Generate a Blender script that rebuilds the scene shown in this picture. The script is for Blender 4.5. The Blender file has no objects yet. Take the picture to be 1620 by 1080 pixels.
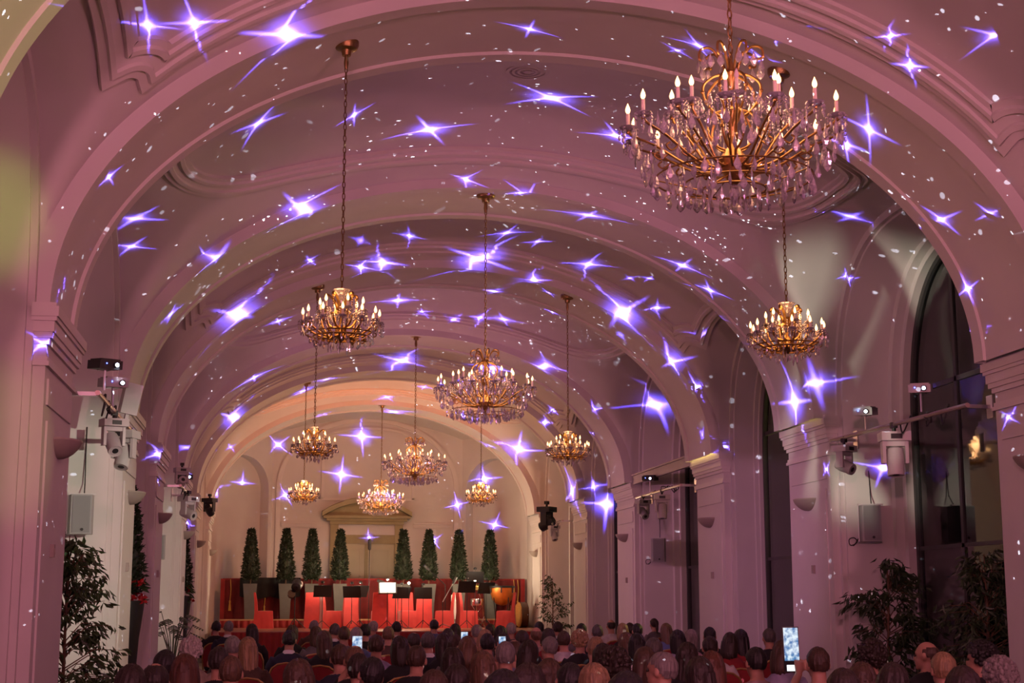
import bpy, bmesh, math, random
from mathutils import Vector, Matrix
PI = math.pi
sc = bpy.context.scene
COL = sc.collection

# ------------------------------------------------------------------ camera
cam_d = bpy.data.cameras.new('camera')
cam = bpy.data.objects.new('camera', cam_d)
COL.objects.link(cam)
cam.location = (-2.622, 0.0, 1.64)
cam.rotation_euler = (PI / 2 + 0.1699, 0, -0.1502)
cam_d.sensor_width = 36.0
cam_d.lens = 2387.7 / 1620 * 36
cam_d.clip_start = 0.05
cam_d.clip_end = 300
sc.camera = cam

# ------------------------------------------------------------------ colour management, world
sc.view_settings.view_transform = 'Standard'
sc.view_settings.look = 'None'
sc.view_settings.gamma = 1.0
sc.view_settings.use_curve_mapping = False
sc.view_settings.exposure = 0.0
sc.cycles.max_bounces = 4
sc.cycles.diffuse_bounces = 2
sc.cycles.glossy_bounces = 2
sc.cycles.transmission_bounces = 4
sc.cycles.transparent_max_bounces = 10
sc.cycles.sample_clamp_indirect = 3.0
sc.cycles.adaptive_threshold = 0.04
sc.cycles.caustics_reflective = False
sc.cycles.caustics_refractive = False
world = bpy.data.worlds.new('night')
sc.world = world
world.use_nodes = True
world.node_tree.nodes['Background'].inputs[0].default_value = (0.012, 0.013, 0.02, 1)
world.node_tree.nodes['Background'].inputs[1].default_value = 0.5

# ------------------------------------------------------------------ stage and effect lamps, and added fill lights, behind the camera or high up
def lamp(name, kind, loc, color, power, radius=0.2, target=None, size=None, blend=0.4):
    d = bpy.data.lights.new(name, kind)
    d.color = color
    d.energy = power
    d.shadow_soft_size = radius
    o = bpy.data.objects.new(name, d)
    COL.objects.link(o)
    o.location = loc
    if target is not None:
        o.rotation_euler = (Vector(target) - Vector(loc)).to_track_quat('-Z', 'Y').to_euler()
    if kind == 'SPOT':
        d.spot_size = math.radians(size or 60)
        d.spot_blend = blend
    return o

PINK = (1.0, 0.33, 0.44)
MAGENTA = (1.0, 0.30, 0.66)
for sx in (-1, 1):
    lamp('rear_pink_fill', 'SPOT', (sx * 3.6, -2.2, 3.8), PINK, 2000 if sx > 0 else 2100, 0.3, (sx * -0.6, 14, 7.2), 86, 0.95)  # unseen pink fill added behind the camera
    # pink fill added near the bars of each wide bay, turned across the hall
    for y, p in ((5.4, 80), (17.8, 130), (28.9, 180), (39.6, 80)):
        lamp('bay_fill', 'SPOT', (sx * 4.25, y, 4.0), MAGENTA if y < 30 else (1.0, 0.36, 0.36), p, 0.12, (sx * -3.0, y + 1.0, 3.7), 150, 0.9)
# bluish-pink fill added near the niche-side bars to brighten the window-side piers
lamp('pier_fill', 'SPOT', (-4.2, 16.6, 4.0), (1.0, 0.42, 0.80), 620, 0.12, (5.0, 22.5, 2.6), 36, 0.9)
lamp('pier_fill', 'SPOT', (-4.2, 28.0, 4.0), (1.0, 0.42, 0.70), 420, 0.12, (5.0, 32.0, 2.6), 40, 0.9)
# pale fill added to brighten the blind niches, green effect lights near the viewer
lamp('niche_fill', 'SPOT', (4.3, 5.2, 4.0), (0.95, 0.95, 0.72), 4200, 0.1, (-5.0, 19.1, 2.3), 14, 0.7)
lamp('niche_fill', 'SPOT', (4.3, 17.3, 4.0), (0.98, 0.88, 0.62), 2800, 0.1, (-4.9, 30.5, 2.2), 14, 0.7)
lamp('green_effect', 'SPOT', (4.3, 2.5, 3.6), (0.60, 0.85, 0.14), 2200, 0.05, (-5.05, 12.45, 4.75), 5.5, 0.9)
lamp('green_effect', 'SPOT', (4.3, 2.6, 3.6), (0.80, 0.78, 0.26), 1100, 0.05, (-4.9, 12.7, 2.9), 7, 0.9)
lamp('green_effect', 'SPOT', (4.3, 5.2, 3.9), (0.60, 0.85, 0.12), 900, 0.05, (-4.4, 9.2, 5.05), 9, 0.6)
lamp('stage_wash', 'SPOT', (0, 37.0, 6.3), (1.0, 0.31, 0.12), 620, 0.2, (0, 46.5, 4.8), 105, 0.6)
lamp('stage_key', 'SPOT', (3.9, 40.6, 4.6), (1.0, 0.62, 0.42), 480, 0.15, (0.2, 43.2, 1.2), 70, 0.6)


# ------------------------------------------------------------------ materials
MATS = {}
def mat(name, col, rough=0.6, metal=0.0, noise=0.0, nscale=8.0, bump=0.0, bscale=60.0, emit=None, estr=0.0, spec=0.5, sheen=0.0, col2=None, stretch=None):
    if name in MATS:
        return MATS[name]
    m = bpy.data.materials.new(name)
    m.use_nodes = True
    nt = m.node_tree
    b = nt.nodes['Principled BSDF']
    b.inputs['Base Color'].default_value = (*col, 1)
    b.inputs['Roughness'].default_value = rough
    b.inputs['Metallic'].default_value = metal
    b.inputs['Specular IOR Level'].default_value = spec
    if sheen:
        b.inputs['Sheen Weight'].default_value = sheen
    if emit:
        b.inputs['Emission Color'].default_value = (*emit, 1)
        b.inputs['Emission Strength'].default_value = estr
    if noise or bump or col2:
        tc = nt.nodes.new('ShaderNodeTexCoord')
        src = tc.outputs['Object']
        if stretch:
            mp = nt.nodes.new('ShaderNodeMapping')
            mp.inputs['Scale'].default_value = stretch
            nt.links.new(src, mp.inputs['Vector'])
            src = mp.outputs['Vector']
        if noise or col2:
            n = nt.nodes.new('ShaderNodeTexNoise')
            n.inputs['Scale'].default_value = nscale
            n.inputs['Detail'].default_value = 3
            nt.links.new(src, n.inputs['Vector'])
            r = nt.nodes.new('ShaderNodeValToRGB')
            c2 = col2 or tuple(c * (1 - noise) for c in col)
            r.color_ramp.elements[0].position = 0.35
            r.color_ramp.elements[1].position = 0.65
            r.color_ramp.elements[0].color = (*c2, 1)
            r.color_ramp.elements[1].color = (*col, 1)
            nt.links.new(n.outputs['Fac'], r.inputs['Fac'])
            nt.links.new(r.outputs['Color'], b.inputs['Base Color'])
        if bump:
            n2 = nt.nodes.new('ShaderNodeTexNoise')
            n2.inputs['Scale'].default_value = bscale
            n2.inputs['Detail'].default_value = 4
            nt.links.new(src, n2.inputs['Vector'])
            bp = nt.nodes.new('ShaderNodeBump')
            bp.inputs['Strength'].default_value = bump
            bp.inputs['Distance'].default_value = 0.01
            nt.links.new(n2.outputs['Fac'], bp.inputs['Height'])
            nt.links.new(bp.outputs['Normal'], b.inputs['Normal'])
    MATS[name] = m
    return m

def mat_crystal():
    """cut crystal: clear, with strong facet reflections"""
    m = bpy.data.materials.new('cut_crystal')
    m.use_nodes = True
    nt = m.node_tree
    nt.nodes.clear()
    out = nt.nodes.new('ShaderNodeOutputMaterial')
    mix = nt.nodes.new('ShaderNodeMixShader')
    tr = nt.nodes.new('ShaderNodeBsdfTransparent')
    tr.inputs['Color'].default_value = (0.93, 0.9, 0.93, 1)
    pr = nt.nodes.new('ShaderNodeBsdfPrincipled')
    pr.inputs['Base Color'].default_value = (0.85, 0.8, 0.86, 1)
    pr.inputs['Roughness'].default_value = 0.12
    pr.inputs['Metallic'].default_value = 0.55
    fr = nt.nodes.new('ShaderNodeFresnel')
    fr.inputs['IOR'].default_value = 1.9
    ma = nt.nodes.new('ShaderNodeMath'); ma.operation = 'MULTIPLY_ADD'
    ma.inputs[1].default_value = 0.9; ma.inputs[2].default_value = 0.42
    ma.use_clamp = True
    nt.links.new(fr.outputs['Fac'], ma.inputs[0])
    nt.links.new(ma.outputs[0], mix.inputs['Fac'])
    nt.links.new(tr.outputs[0], mix.inputs[1])
    nt.links.new(pr.outputs[0], mix.inputs[2])
    nt.links.new(mix.outputs[0], out.inputs['Surface'])
    return m

def mat_glass():
    """dark window pane at night: see-through with a mirror sheen"""
    m = bpy.data.materials.new('window_pane')
    m.use_nodes = True
    nt = m.node_tree
    nt.nodes.clear()
    out = nt.nodes.new('ShaderNodeOutputMaterial')
    mix = nt.nodes.new('ShaderNodeMixShader')
    tr = nt.nodes.new('ShaderNodeBsdfTransparent')
    tr.inputs['Color'].default_value = (0.62, 0.66, 0.64, 1)
    gl = nt.nodes.new('ShaderNodeBsdfGlossy')
    gl.inputs['Roughness'].default_value = 0.04
    gl.inputs['Color'].default_value = (0.9, 0.95, 0.95, 1)
    fr = nt.nodes.new('ShaderNodeFresnel')
    fr.inputs['IOR'].default_value = 1.6
    ma = nt.nodes.new('ShaderNodeMath'); ma.operation = 'MULTIPLY_ADD'
    ma.inputs[1].default_value = 1.0; ma.inputs[2].default_value = 0.06
    ma.use_clamp = True
    nt.links.new(fr.outputs['Fac'], ma.inputs[0])
    nt.links.new(ma.outputs[0], mix.inputs['Fac'])
    nt.links.new(tr.outputs[0], mix.inputs[1])
    nt.links.new(gl.outputs[0], mix.inputs[2])
    nt.links.new(mix.outputs[0], out.inputs['Surface'])
    return m

PLASTER = mat('white_plaster', (0.70, 0.655, 0.64), 0.85, noise=0.06, nscale=1.3, spec=0.2)
PLASTER_TRIM = mat('white_plaster_moulding', (0.72, 0.67, 0.65), 0.75)
SANDSTONE = mat('sand_painted_stone', (0.40, 0.34, 0.20), 0.8, noise=0.12, nscale=3)
DOORPAINT = mat('cream_door_paint', (0.56, 0.50, 0.36), 0.55, noise=0.05, nscale=2)
BLACK = mat('black_metal', (0.012, 0.012, 0.014), 0.45, metal=0.3)
BLACKPL = mat('black_plastic', (0.02, 0.02, 0.022), 0.5)
GREYPL = mat('grey_plastic', (0.38, 0.38, 0.39), 0.5)
WHITEPL = mat('white_plastic', (0.66, 0.64, 0.64), 0.4)
STEEL = mat('steel', (0.55, 0.54, 0.55), 0.3, metal=1.0)
CHROME = mat('chrome', (0.8, 0.8, 0.82), 0.15, metal=1.0)
GOLD = mat('antique_gold', (0.50, 0.29, 0.10), 0.36, metal=1.0, noise=0.35, nscale=25)
BRASS = mat('dark_brass', (0.30, 0.19, 0.08), 0.4, metal=1.0)
CRYSTAL = mat_crystal()
PANE = mat_glass()

# ------------------------------------------------------------------ mesh building
class MB:
    def __init__(self):
        self.v = []; self.f = []; self.mi = []; self.cur = 0
    def add(self, vs, fs):
        n = len(self.v)
        self.v.extend(tuple(p) for p in vs)
        self.f.extend(tuple(i + n for i in q) for q in fs)
        self.mi.extend([self.cur] * len(fs))
        return self
    def box(self, x0, x1, y0, y1, z0, z1):
        vs = [(x, y, z) for x in (x0, x1) for y in (y0, y1) for z in (z0, z1)]
        return self.add(vs, [(0, 1, 3, 2), (4, 6, 7, 5), (0, 4, 5, 1), (2, 3, 7, 6), (0, 2, 6, 4), (1, 5, 7, 3)])
    def obox(self, c, ax, ay, az):
        """box from centre and three half-axis vectors"""
        c = Vector(c); ax = Vector(ax); ay = Vector(ay); az = Vector(az)
        vs = [c + ax * i + ay * j + az * k for i in (-1, 1) for j in (-1, 1) for k in (-1, 1)]
        return self.add(vs, [(0, 1, 3, 2), (4, 6, 7, 5), (0, 4, 5, 1), (2, 3, 7, 6), (0, 2, 6, 4), (1, 5, 7, 3)])
    def grid(self, rows, closed=False):
        n = len(rows[0]); vs = [p for r in rows for p in r]; fs = []
        for i in range(len(rows) - 1):
            for j in range(n if closed else n - 1):
                k = (j + 1) % n
                fs.append((i * n + j, i * n + k, (i + 1) * n + k, (i + 1) * n + j))
        return self.add(vs, fs)
    def lathe(self, prof, n=12, c=(0, 0, 0), sx=1, sy=1, cap=True):
        rows = [[(c[0] + r * sx * math.cos(2 * PI * k / n), c[1] + r * sy * math.sin(2 * PI * k / n), c[2] + z) for k in range(n)] for r, z in prof]
        self.grid(rows, True)
        if cap:
            self.add(rows[0], [tuple(range(n))[::-1]]); self.add(rows[-1], [tuple(range(n))])
        return self
    def tube(self, pts, r, n=6, cap=True):
        pts = [Vector(p) for p in pts]
        rs = r if isinstance(r, (list, tuple)) else [r] * len(pts)
        rows = []; up = None
        for i, p in enumerate(pts):
            t = (pts[min(i + 1, len(pts) - 1)] - pts[max(i - 1, 0)])
            if t.length < 1e-9: t = Vector((0, 0, 1))
            t.normalize()
            if up is None:
                up = Vector((0, 0, 1)) if abs(t.z) < 0.9 else Vector((1, 0, 0))
            s = t.cross(up); 
            if s.length < 1e-6:
                up = Vector((1, 0, 0)); s = t.cross(up)
            s.normalize(); u = s.cross(t); up = u
            rows.append([p + (s * math.cos(2 * PI * k / n) + u * math.sin(2 * PI * k / n)) * rs[i] for k in range(n)])
        self.grid(rows, True)
        if cap:
            self.add(rows[0], [tuple(range(n))[::-1]]); self.add(rows[-1], [tuple(range(n))])
        return self
    def ball(self, c, r, n=8, m=6, sx=1, sy=1, sz=1):
        rows = []
        for i in range(1, m):
            a = PI * i / m
            rows.append([(c[0] + r * sx * math.sin(a) * math.cos(2 * PI * k / n), c[1] + r * sy * math.sin(a) * math.sin(2 * PI * k / n), c[2] + r * sz * math.cos(a)) for k in range(n)])
        b = len(self.v)
        self.grid(rows, True)
        t = len(self.v)
        self.v.append((c[0], c[1], c[2] + r * sz)); self.v.append((c[0], c[1], c[2] - r * sz))
        for k in range(n):
            self.f.append((b + (k + 1) % n, b + k, t)); self.mi.append(self.cur)
            l = b + (m - 2) * n
            self.f.append((l + k, l + (k + 1) % n, t + 1)); self.mi.append(self.cur)
        return self
    def prism(self, poly, y0, y1, ax='y'):
        """extrude polygon of (u,w): ax y -> (u, y, w); x -> (y, u, w); z -> (u, w, y)"""
        def P(u, w, t):
            return (u, t, w) if ax == 'y' else ((t, u, w) if ax == 'x' else (u, w, t))
        n = len(poly)
        vs = [P(u, w, y0) for u, w in poly] + [P(u, w, y1) for u, w in poly]
        fs = [tuple(range(n))[::-1], tuple(range(n, 2 * n))] + [(i, (i + 1) % n, (i + 1) % n + n, i + n) for i in range(n)]
        return self.add(vs, fs)
    def mesh(self, name, mats, angle=35, smooth=True, fix=True):
        me = bpy.data.meshes.new(name)
        me.from_pydata(self.v, [], self.f)
        for m in (mats if isinstance(mats, (list, tuple)) else [mats]):
            me.materials.append(m)
        if any(self.mi):
            me.polygons.foreach_set('material_index', self.mi)
        if fix:
            bm = bmesh.new(); bm.from_mesh(me)
            bmesh.ops.recalc_face_normals(bm, faces=bm.faces)
            bm.to_mesh(me); bm.free()
        if smooth:
            me.polygons.foreach_set('use_smooth', [True] * len(me.polygons))
            me.set_sharp_from_angle(angle=math.radians(angle))
        me.update()
        return me
    def build(self, name, mats, parent=None, **k):
        return put(name, self.mesh(name, mats, **k), parent)

def put(name, me, parent=None, loc=None, rz=None, scale=None):
    o = bpy.data.objects.new(name, me)
    COL.objects.link(o)
    if parent is not None: o.parent = parent
    if loc is not None: o.location = loc
    if rz is not None: o.rotation_euler = (0, 0, rz)
    if scale is not None: o.scale = scale if isinstance(scale, (tuple, list)) else (scale,) * 3
    return o

def tag(o, label=None, cat=None, group=None, kind=None):
    if label: o['label'] = label
    if cat: o['category'] = cat
    if group: o['group'] = group
    if kind: o['kind'] = kind
    return o

def thing(name, label, cat, loc=(0, 0, 0), rz=0, group=None):
    o = put(name, None, None, loc, rz)
    o.empty_display_size = 0.1
    return tag(o, label, cat, group)

def copy_tree(o, parent=None, loc=None, rz=None):
    c = o.copy(); COL.objects.link(c); c.parent = parent
    if loc is not None: c.location = loc
    if rz is not None: c.rotation_euler = (0, 0, rz)
    for ch in KIDS(o): copy_tree(ch, c)
    return c
def KIDS(o):
    return list(o.children)

# ------------------------------------------------------------------ the hall: vaulted bays between transverse arches
T = 0.83                                   # half thickness of a transverse arch
ARCH = {1: 13.658}
ARCH[2] = ARCH[1] + 6.477; ARCH[3] = ARCH[2] + 4.939; ARCH[4] = ARCH[3] + 6.477
ARCH[5] = ARCH[4] + 4.939; ARCH[6] = ARCH[5] + 6.477
ARCH[0] = ARCH[1] - 4.939; ARCH[-1] = ARCH[0] - 6.477; ARCH[-2] = ARCH[-1] - 4.939
XP, XW, X0 = 4.60, 4.70, -0.10             # pier face, wall plane, arch centre
A_, H_, Z0 = 4.49, 3.0, 4.05               # arch half span, rise, springing
YEND = 47.3
def ext(x):                                # arch extrados where the vault starts
    t = min(1.0, abs(x - X0) / (A_ + 0.17))
    return Z0 + (H_ + 0.12) * math.sqrt(1 - t * t)
def smax(a, b, k):
    h = max(k - abs(a - b), 0) / k
    return max(a, b) + h * h * k * 0.25
def bay(k):
    return ARCH[k] + T, ARCH[k + 1] - T
def lun(v, wide):
    v = min(1.0, abs(v)); p = 2.6
    return 4.1 + (2.33 if wide else 1.95) * (1 - v ** p) ** (1 / p)
def vault(x, y, ya, yb):
    yc, h = (ya + yb) / 2, (yb - ya) / 2
    v = max(-1, min(1, (y - yc) / h)); wide = h > 2
    e = ext(x) + (0.52 if wide else 0.42) * (1 - v * v)
    l = lun(v, wide) + 0.16 * (XW - abs(x)) * (1 - v * v)
    return smax(e, l, 0.55 * (1 - v ** 4) + 0.02)

BAYS = [bay(k) for k in range(-2, 6)] + [(ARCH[6] + T, YEND)]
ceil = MB()
for ya, yb in BAYS[:-1]:
    rows = []
    for i in range(41):
        y = ya - 0.02 + (yb - ya + 0.04) * i / 40
        rows.append([(-XW * math.cos(PI * j / 90), y, vault(-XW * math.cos(PI * j / 90), y, ya, yb)) for j in range(91)])
    ceil.grid(rows)
ceiling = ceil.build('ceiling', PLASTER, angle=60, fix=False)
tag(ceiling, 'mauve-lit plaster vault of shallow bays with moulded frames', 'ceiling', kind='structure')

def arch_mesh():
    prof = [(-T, 0.5), (-T, 0), (-T + 0.2, 0), (-T + 0.2, 0.035), (T - 0.2, 0.035), (T - 0.2, 0), (T, 0), (T, 0.5)]
    m = MB(); rows = []
    for i in range(97):
        a = PI * i / 96
        rows.append([(X0 + (A_ + r) * math.cos(a), y, Z0 + (H_ + r) * math.sin(a)) for y, r in prof])
    m.grid(rows)
    return m.mesh('transverse_arch', PLASTER, angle=25)
am = arch_mesh()
for k in range(-2, 7):
    o = put('transverse_arch', am, ceiling, (0, ARCH[k], 0))

# moulded frames on the vault
def moulding(path, surf, closed=True, w=0.30):
    """path: plan points; a stepped strip standing proud of the vault"""
    prof = [(-w / 2, 0.03), (-w / 2, -0.05), (-w / 2 + 0.05, -0.05), (-w / 2 + 0.06, -0.085), (-w / 2 + 0.10, -0.085), (-w / 2 + 0.11, -0.04),
            (w / 2 - 0.12, -0.055), (w / 2 - 0.11, -0.085), (w / 2 - 0.07, -0.085), (w / 2 - 0.06, -0.05), (w / 2, -0.05), (w / 2, 0.03)]
    m = MB(); rows = []; n = len(path)
    for i in range(n):
        p = Vector(path[i]); t1 = Vector(path[(i + 1) % n]) - p; t0 = p - Vector(path[i - 1])
        t1.normalize(); t0.normalize()
        t = (t0 + t1).normalized(); c = max(0.45, t.dot(t1))
        nx, ny = t.y / c, -t.x / c
        row = []
        for s, d in prof:
            x, y = p.x + nx * s, p.y + ny * s
            z = surf(x, y); e = 0.02
            g = Vector((-(surf(x + e, y) - surf(x - e, y)) / (2 * e), -(surf(x, y + e) - surf(x, y - e)) / (2 * e), 1)).normalized()
            row.append(Vector((x, y, z)) + g * d)
        rows.append(row)
    rows.append(rows[0])
    m.grid(rows)
    return m
for k in range(-2, 6):
    ya, yb = bay(k); yc, h = (ya + yb) / 2, (yb - ya) / 2
    S = lambda x, y: vault(x, y, ya, yb)
    path = []
    if h > 2:
        for i in range(120):
            a = 2 * PI * i / 120; c, s = math.cos(a), math.sin(a); q = 2 / 2.9
            path.append((3.95 * math.copysign(abs(c) ** q, c), yc + (h - 0.52) * math.copysign(abs(s) ** q, s)))
    else:
        xe, ye, r = 4.06, h - 0.33, 0.27
        def seg(a, b, n): return [(a[0] + (b[0] - a[0]) * t / n, a[1] + (b[1] - a[1]) * t / n) for t in range(n)]
        for sx, sy in ((1, 1), (-1, 1), (-1, -1), (1, -1)):
            c = (sx * xe, yc + sy * ye)
            q = [(c[0] - sx * r * math.sin(PI / 2 * t / 8), c[1] - sy * r * math.cos(PI / 2 * t / 8)) for t in range(9)]   # concave notched corner
            if sx * sy < 0: q = q[::-1]
            path += q
        full = []
        for i in range(len(path)):
            a, b = path[i], path[(i + 1) % len(path)]
            L = math.dist(a, b); n = max(1, int(L / 0.12))
            full += seg(a, b, n)
        path = full
    moulding(path, S).build('ceiling_moulding', PLASTER_TRIM, ceiling, angle=30)
    # round vent grille in the crown of the bay
    if k >= 0 and h > 0:
        zc = vault(0, yc, ya, yb)
        m = MB()
        for r0, r1 in ((0.0, 0.05), (0.09, 0.12), (0.15, 0.18), (0.21, 0.25)):
            rows = [[(r * math.cos(2 * PI * j / 28), r * math.sin(2 * PI * j / 28), z) for j in range(28)] for r, z in ((r0, 0), (r0, -0.05), (r1, -0.05), (r1, 0))]
            m.grid(rows, True)
        vent = m.build('ceiling_vent', PLASTER if k in (1, 2) else BRASS, ceiling)
        vent.location = (0.05, yc - (0.45 if k == 1 else 0), zc + 0.01)
        b = MB(); b.lathe([(0.25, 0), (0.25, -0.012)], 28).build('vent_backing', BRASS, vent)

# ------------------------------------------------------------------ side walls with deep niches
def opening(v, wide):
    return lun(v, wide) - 0.10
def side_wall(s):
    m = MB()
    for ya, yb in BAYS[:-1]:
        yc, h = (ya + yb) / 2, (yb - ya) / 2; wide = h > 2; ho = h - 0.07
        N = 72
        ys = [ya + (yb - ya) * i / N for i in range(N + 1)]
        ys = sorted(set([ya - 0.05, yb + 0.05, yc - ho, yc + ho] + [yc - ho * math.cos(PI * i / N) for i in range(1, N)]))
        for a, b in zip(ys, ys[1:]):
            va, vb = (a - yc) / ho, (b - yc) / ho
            mid = (va + vb) / 2
            za, zb = (0, 0) if abs(mid) > 1 else (opening(va, wide), opening(vb, wide))
            m.add([(s * XW, a, za), (s * XW, b, zb), (s * XW, b, vault(XW, b, ya, yb) + 0.05), (s * XW, a, vault(XW, a, ya, yb) + 0.05)], [(0, 1, 2, 3)])
        # reveal: outer outline -> stepped -> inner outline
        dep = 0.85 if wide else 0.5
        def outline(x, hw, drop):
            pts = [(s * x, yc - hw, 0.0)]
            for i in range(41):
                v = -math.cos(PI * i / 40)
                pts.append((s * x, yc + hw * v, max(0.5, opening(v, wide) - drop)))
            pts.append((s * x, yc + hw, 0.0))
            return pts
        red = 0.42 if wide else 0.16
        rows = [outline(XW, ho, 0), outline(XW + 0.06, ho, 0), outline(XW + 0.06, ho - 0.05, 0.03), outline(XW + dep * 0.72, ho - red * 0.62, 0.12),
                outline(XW + dep * 0.74, ho - red * 0.8, 0.17), outline(XW + dep * 0.86, ho - red * 0.85, 0.19), outline(XW + dep * 0.88, ho - red, 0.24), outline(XW + dep, ho - red, 0.24)]
        m.grid(rows)
        if s < 0:
            back = rows[-1]
            c = (s * (XW + dep), yc, 2.0)
            vs = back + [c]
            m.add(vs, [(i, i + 1, len(back)) for i in range(len(back) - 1)] + [(len(back) - 1, 0, len(back))])
    o = m.build('wall_' + ('left' if s < 0 else 'right'), PLASTER, angle=28, fix=False)
    tag(o, 'plaster side wall with deep arched %s between piers' % ('blind niches' if s < 0 else 'window recesses'), 'wall', kind='structure')
    return o
WALLS = {s: side_wall(s) for s in (-1, 1)}

def pier_mesh():
    m = MB()                                             # local: face towards -x of hall side, centred in y
    m.box(0, 0.9, -T, T, 0, Z0 + 0.02)
    return m.mesh('pier', PLASTER)
def capital_mesh():
    m = MB()
    for z0, z1, o in ((3.56, 3.60, 0.03), (3.60, 3.64, 0.015), (3.74, 3.79, 0.025), (3.79, 3.84, 0.05), (3.84, 3.93, 0.065), (3.93, 3.965, 0.085), (3.965, 4.05, 0.10), (4.05, 4.085, 0.075)):
        m.box(-o, 0.12, -T - o, T + o, z0, z1)
    return m.mesh('capital', PLASTER_TRIM)
def neck_mesh():
    m = MB()
    m.box(-0.018, 0.05, -T + 0.12, T - 0.12, 3.25, 3.47)
    return m.mesh('neck_panel', PLASTER)
def shaft_mesh():
    m = MB()
    m.box(-0.018, 0.05, -T + 0.16, T - 0.16, 0.75, 3.12)
    m.box(-0.04, 0.05, -T - 0.03, T + 0.03, 0, 0.5)
    return m.mesh('shaft_panel', PLASTER)
PM = [('capital', capital_mesh()), ('neck_panel', neck_mesh()), ('shaft_panel', shaft_mesh())]
pm = pier_mesh()
for s in (-1, 1):
    for k in range(-2, 7):
        p = put('pier', pm, WALLS[s], (s * XP, ARCH[k], 0), 0 if s > 0 else PI)
        for n, me in PM: put(n, me, p)

# ------------------------------------------------------------------ floor, wall behind the camera
FLOORM = mat('grey_stone_floor', (0.30, 0.26, 0.24), 0.35, noise=0.25, nscale=2)
m = MB(); m.box(-6.5, 6.5, -6.2, YEND + 1.2, -0.2, 0.0)
tag(m.build('floor', FLOORM), 'dark stone floor of the hall under the audience', 'floor', kind='structure')
m = MB(); m.box(-6.5, 6.5, -3.6, -3.4, 0, 8.6)
tag(m.build('wall_back', PLASTER), 'plain plaster wall at the near end of the hall', 'wall', kind='structure')

# ------------------------------------------------------------------ far end: flat centre wall with lunette, splayed walls with niches
YA = ARCH[6] + T - 0.03
def vend(x, y):
    v = (y - YA) / (YEND - YA)
    return ext(0.88 * x) + 0.42 * (1 - (2 * v - 1) ** 2) + 0.05
m = MB(); rows = []
for i in range(25):
    y = YA + (YEND + 0.1 - YA) * i / 24
    rows.append([(4.9 * (-1 + 2 * j / 70), y, vend(4.9 * (-1 + 2 * j / 70), y)) for j in range(71)])
m.grid(rows)
put('vault_end_bay', m.mesh('vault_end_bay', PLASTER, angle=60, fix=False), ceiling)
EX, EY = 2.95, 45.35
m = MB()
def column(x0, y0, x1, y1, n, hole=None):
    for i in range(n):
        a, b = i / n, (i + 1) / n
        pa = (x0 + (x1 - x0) * a, y0 + (y1 - y0) * a); pb = (x0 + (x1 - x0) * b, y0 + (y1 - y0) * b)
        za = zb = 0
        if hole:
            mid = (a + b) / 2
            if hole[0] < mid < hole[1]:
                za, zb = hole[2](a), hole[2](b)
        m.add([(*pa, za), (*pb, zb), (*pb, vend(*pb) + 0.06), (*pa, vend(*pa) + 0.06)], [(0, 1, 2, 3)])
def niche_top(u):
    t = (u - 0.52) / 0.42
    return 5.0 + 0.98 * math.sqrt(max(0, 1 - t * t))
for s in (-1, 1):
    column(s * XW, YA - 0.1, s * XW, EY, 4)
    column(s * XW, EY, s * EX, YEND, 50, (0.10, 0.94, niche_top))
    d = Vector((EX - XW, YEND - EY, 0)).normalized(); d.x *= s
    nrm = Vector((d.y, -d.x, 0)) * s                      # outwards
    base = Vector((s * XW, EY, 0)); L = math.hypot(XW - EX, YEND - EY)
    out = [(0.10, 0.0)] + [(0.52 - 0.42 * math.cos(PI * i / 30), niche_top(0.52 - 0.42 * math.cos(PI * i / 30))) for i in range(31)] + [(0.94, 0.0)]
    r0 = [base + d * L * u + Vector((0, 0, z)) for u, z in out]
    r1 = [p + nrm * 0.34 for p in r0]
    m.grid([r0, r1])
    c = base + d * L * 0.52 + nrm * 0.34 + Vector((0, 0, 2))
    m.add(r1 + [c], [(i, i + 1, len(r1)) for i in range(len(r1) - 1)] + [(len(r1) - 1, 0, len(r1))])
column(-EX, YEND, EX, YEND, 40)
wend = m.build('wall_end', PLASTER, angle=30, fix=False)
tag(wend, 'warm-lit end wall of the hall with arched niches beside a door', 'wall', kind='structure')
# raised lunette band on the centre wall, string course beside the door, picture-frame panel above it
m = MB(); rows = []
for i in range(61):
    a = PI * i / 60
    rows.append([(X0 * 0 + (EX - 0.12 - d_) * math.cos(a), YEND - o_, 5.1 + (2.2 - d_) * math.sin(a)) for d_, o_ in ((0, 0), (0, 0.05), (0.14, 0.05), (0.14, 0))])
m.grid(rows)
for sx in (-1, 1):
    m.box(sx * (EX - 0.12), sx * (EX - 0.26), YEND - 0.05, YEND, 0, 5.1)
m.build('lunette_band', PLASTER_TRIM, wend, angle=30)
for sx in (-1, 1):
    m = MB()
    for z0, z1, o_ in ((3.86, 3.90, 0.05), (3.90, 3.97, 0.08), (3.97, 4.01, 0.12)):
        m.box(sx * 1.42, sx * (EX - 0.3), YEND - o_, YEND, z0, z1)
    m.build('string_course', PLASTER_TRIM, wend)
m = MB()
for x0, x1, z0, z1 in ((-1.45, -1.37, 4.75, 6.6), (1.37, 1.45, 4.75, 6.6), (-1.45, 1.45, 4.70, 4.78)):
    m.box(x0, x1, YEND - 0.05, YEND, z0, z1)
rows = []
for i in range(41):
    a = PI * i / 40
    rows.append([((1.45 - d_) * math.cos(a), YEND - o_, 6.58 + (0.42 - d_) * math.sin(a)) for d_, o_ in ((0, 0), (0, 0.05), (0.08, 0.05), (0.08, 0))])
m.grid(rows)
m.build('wall_panel_frame', PLASTER_TRIM, wend, angle=30)

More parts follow.
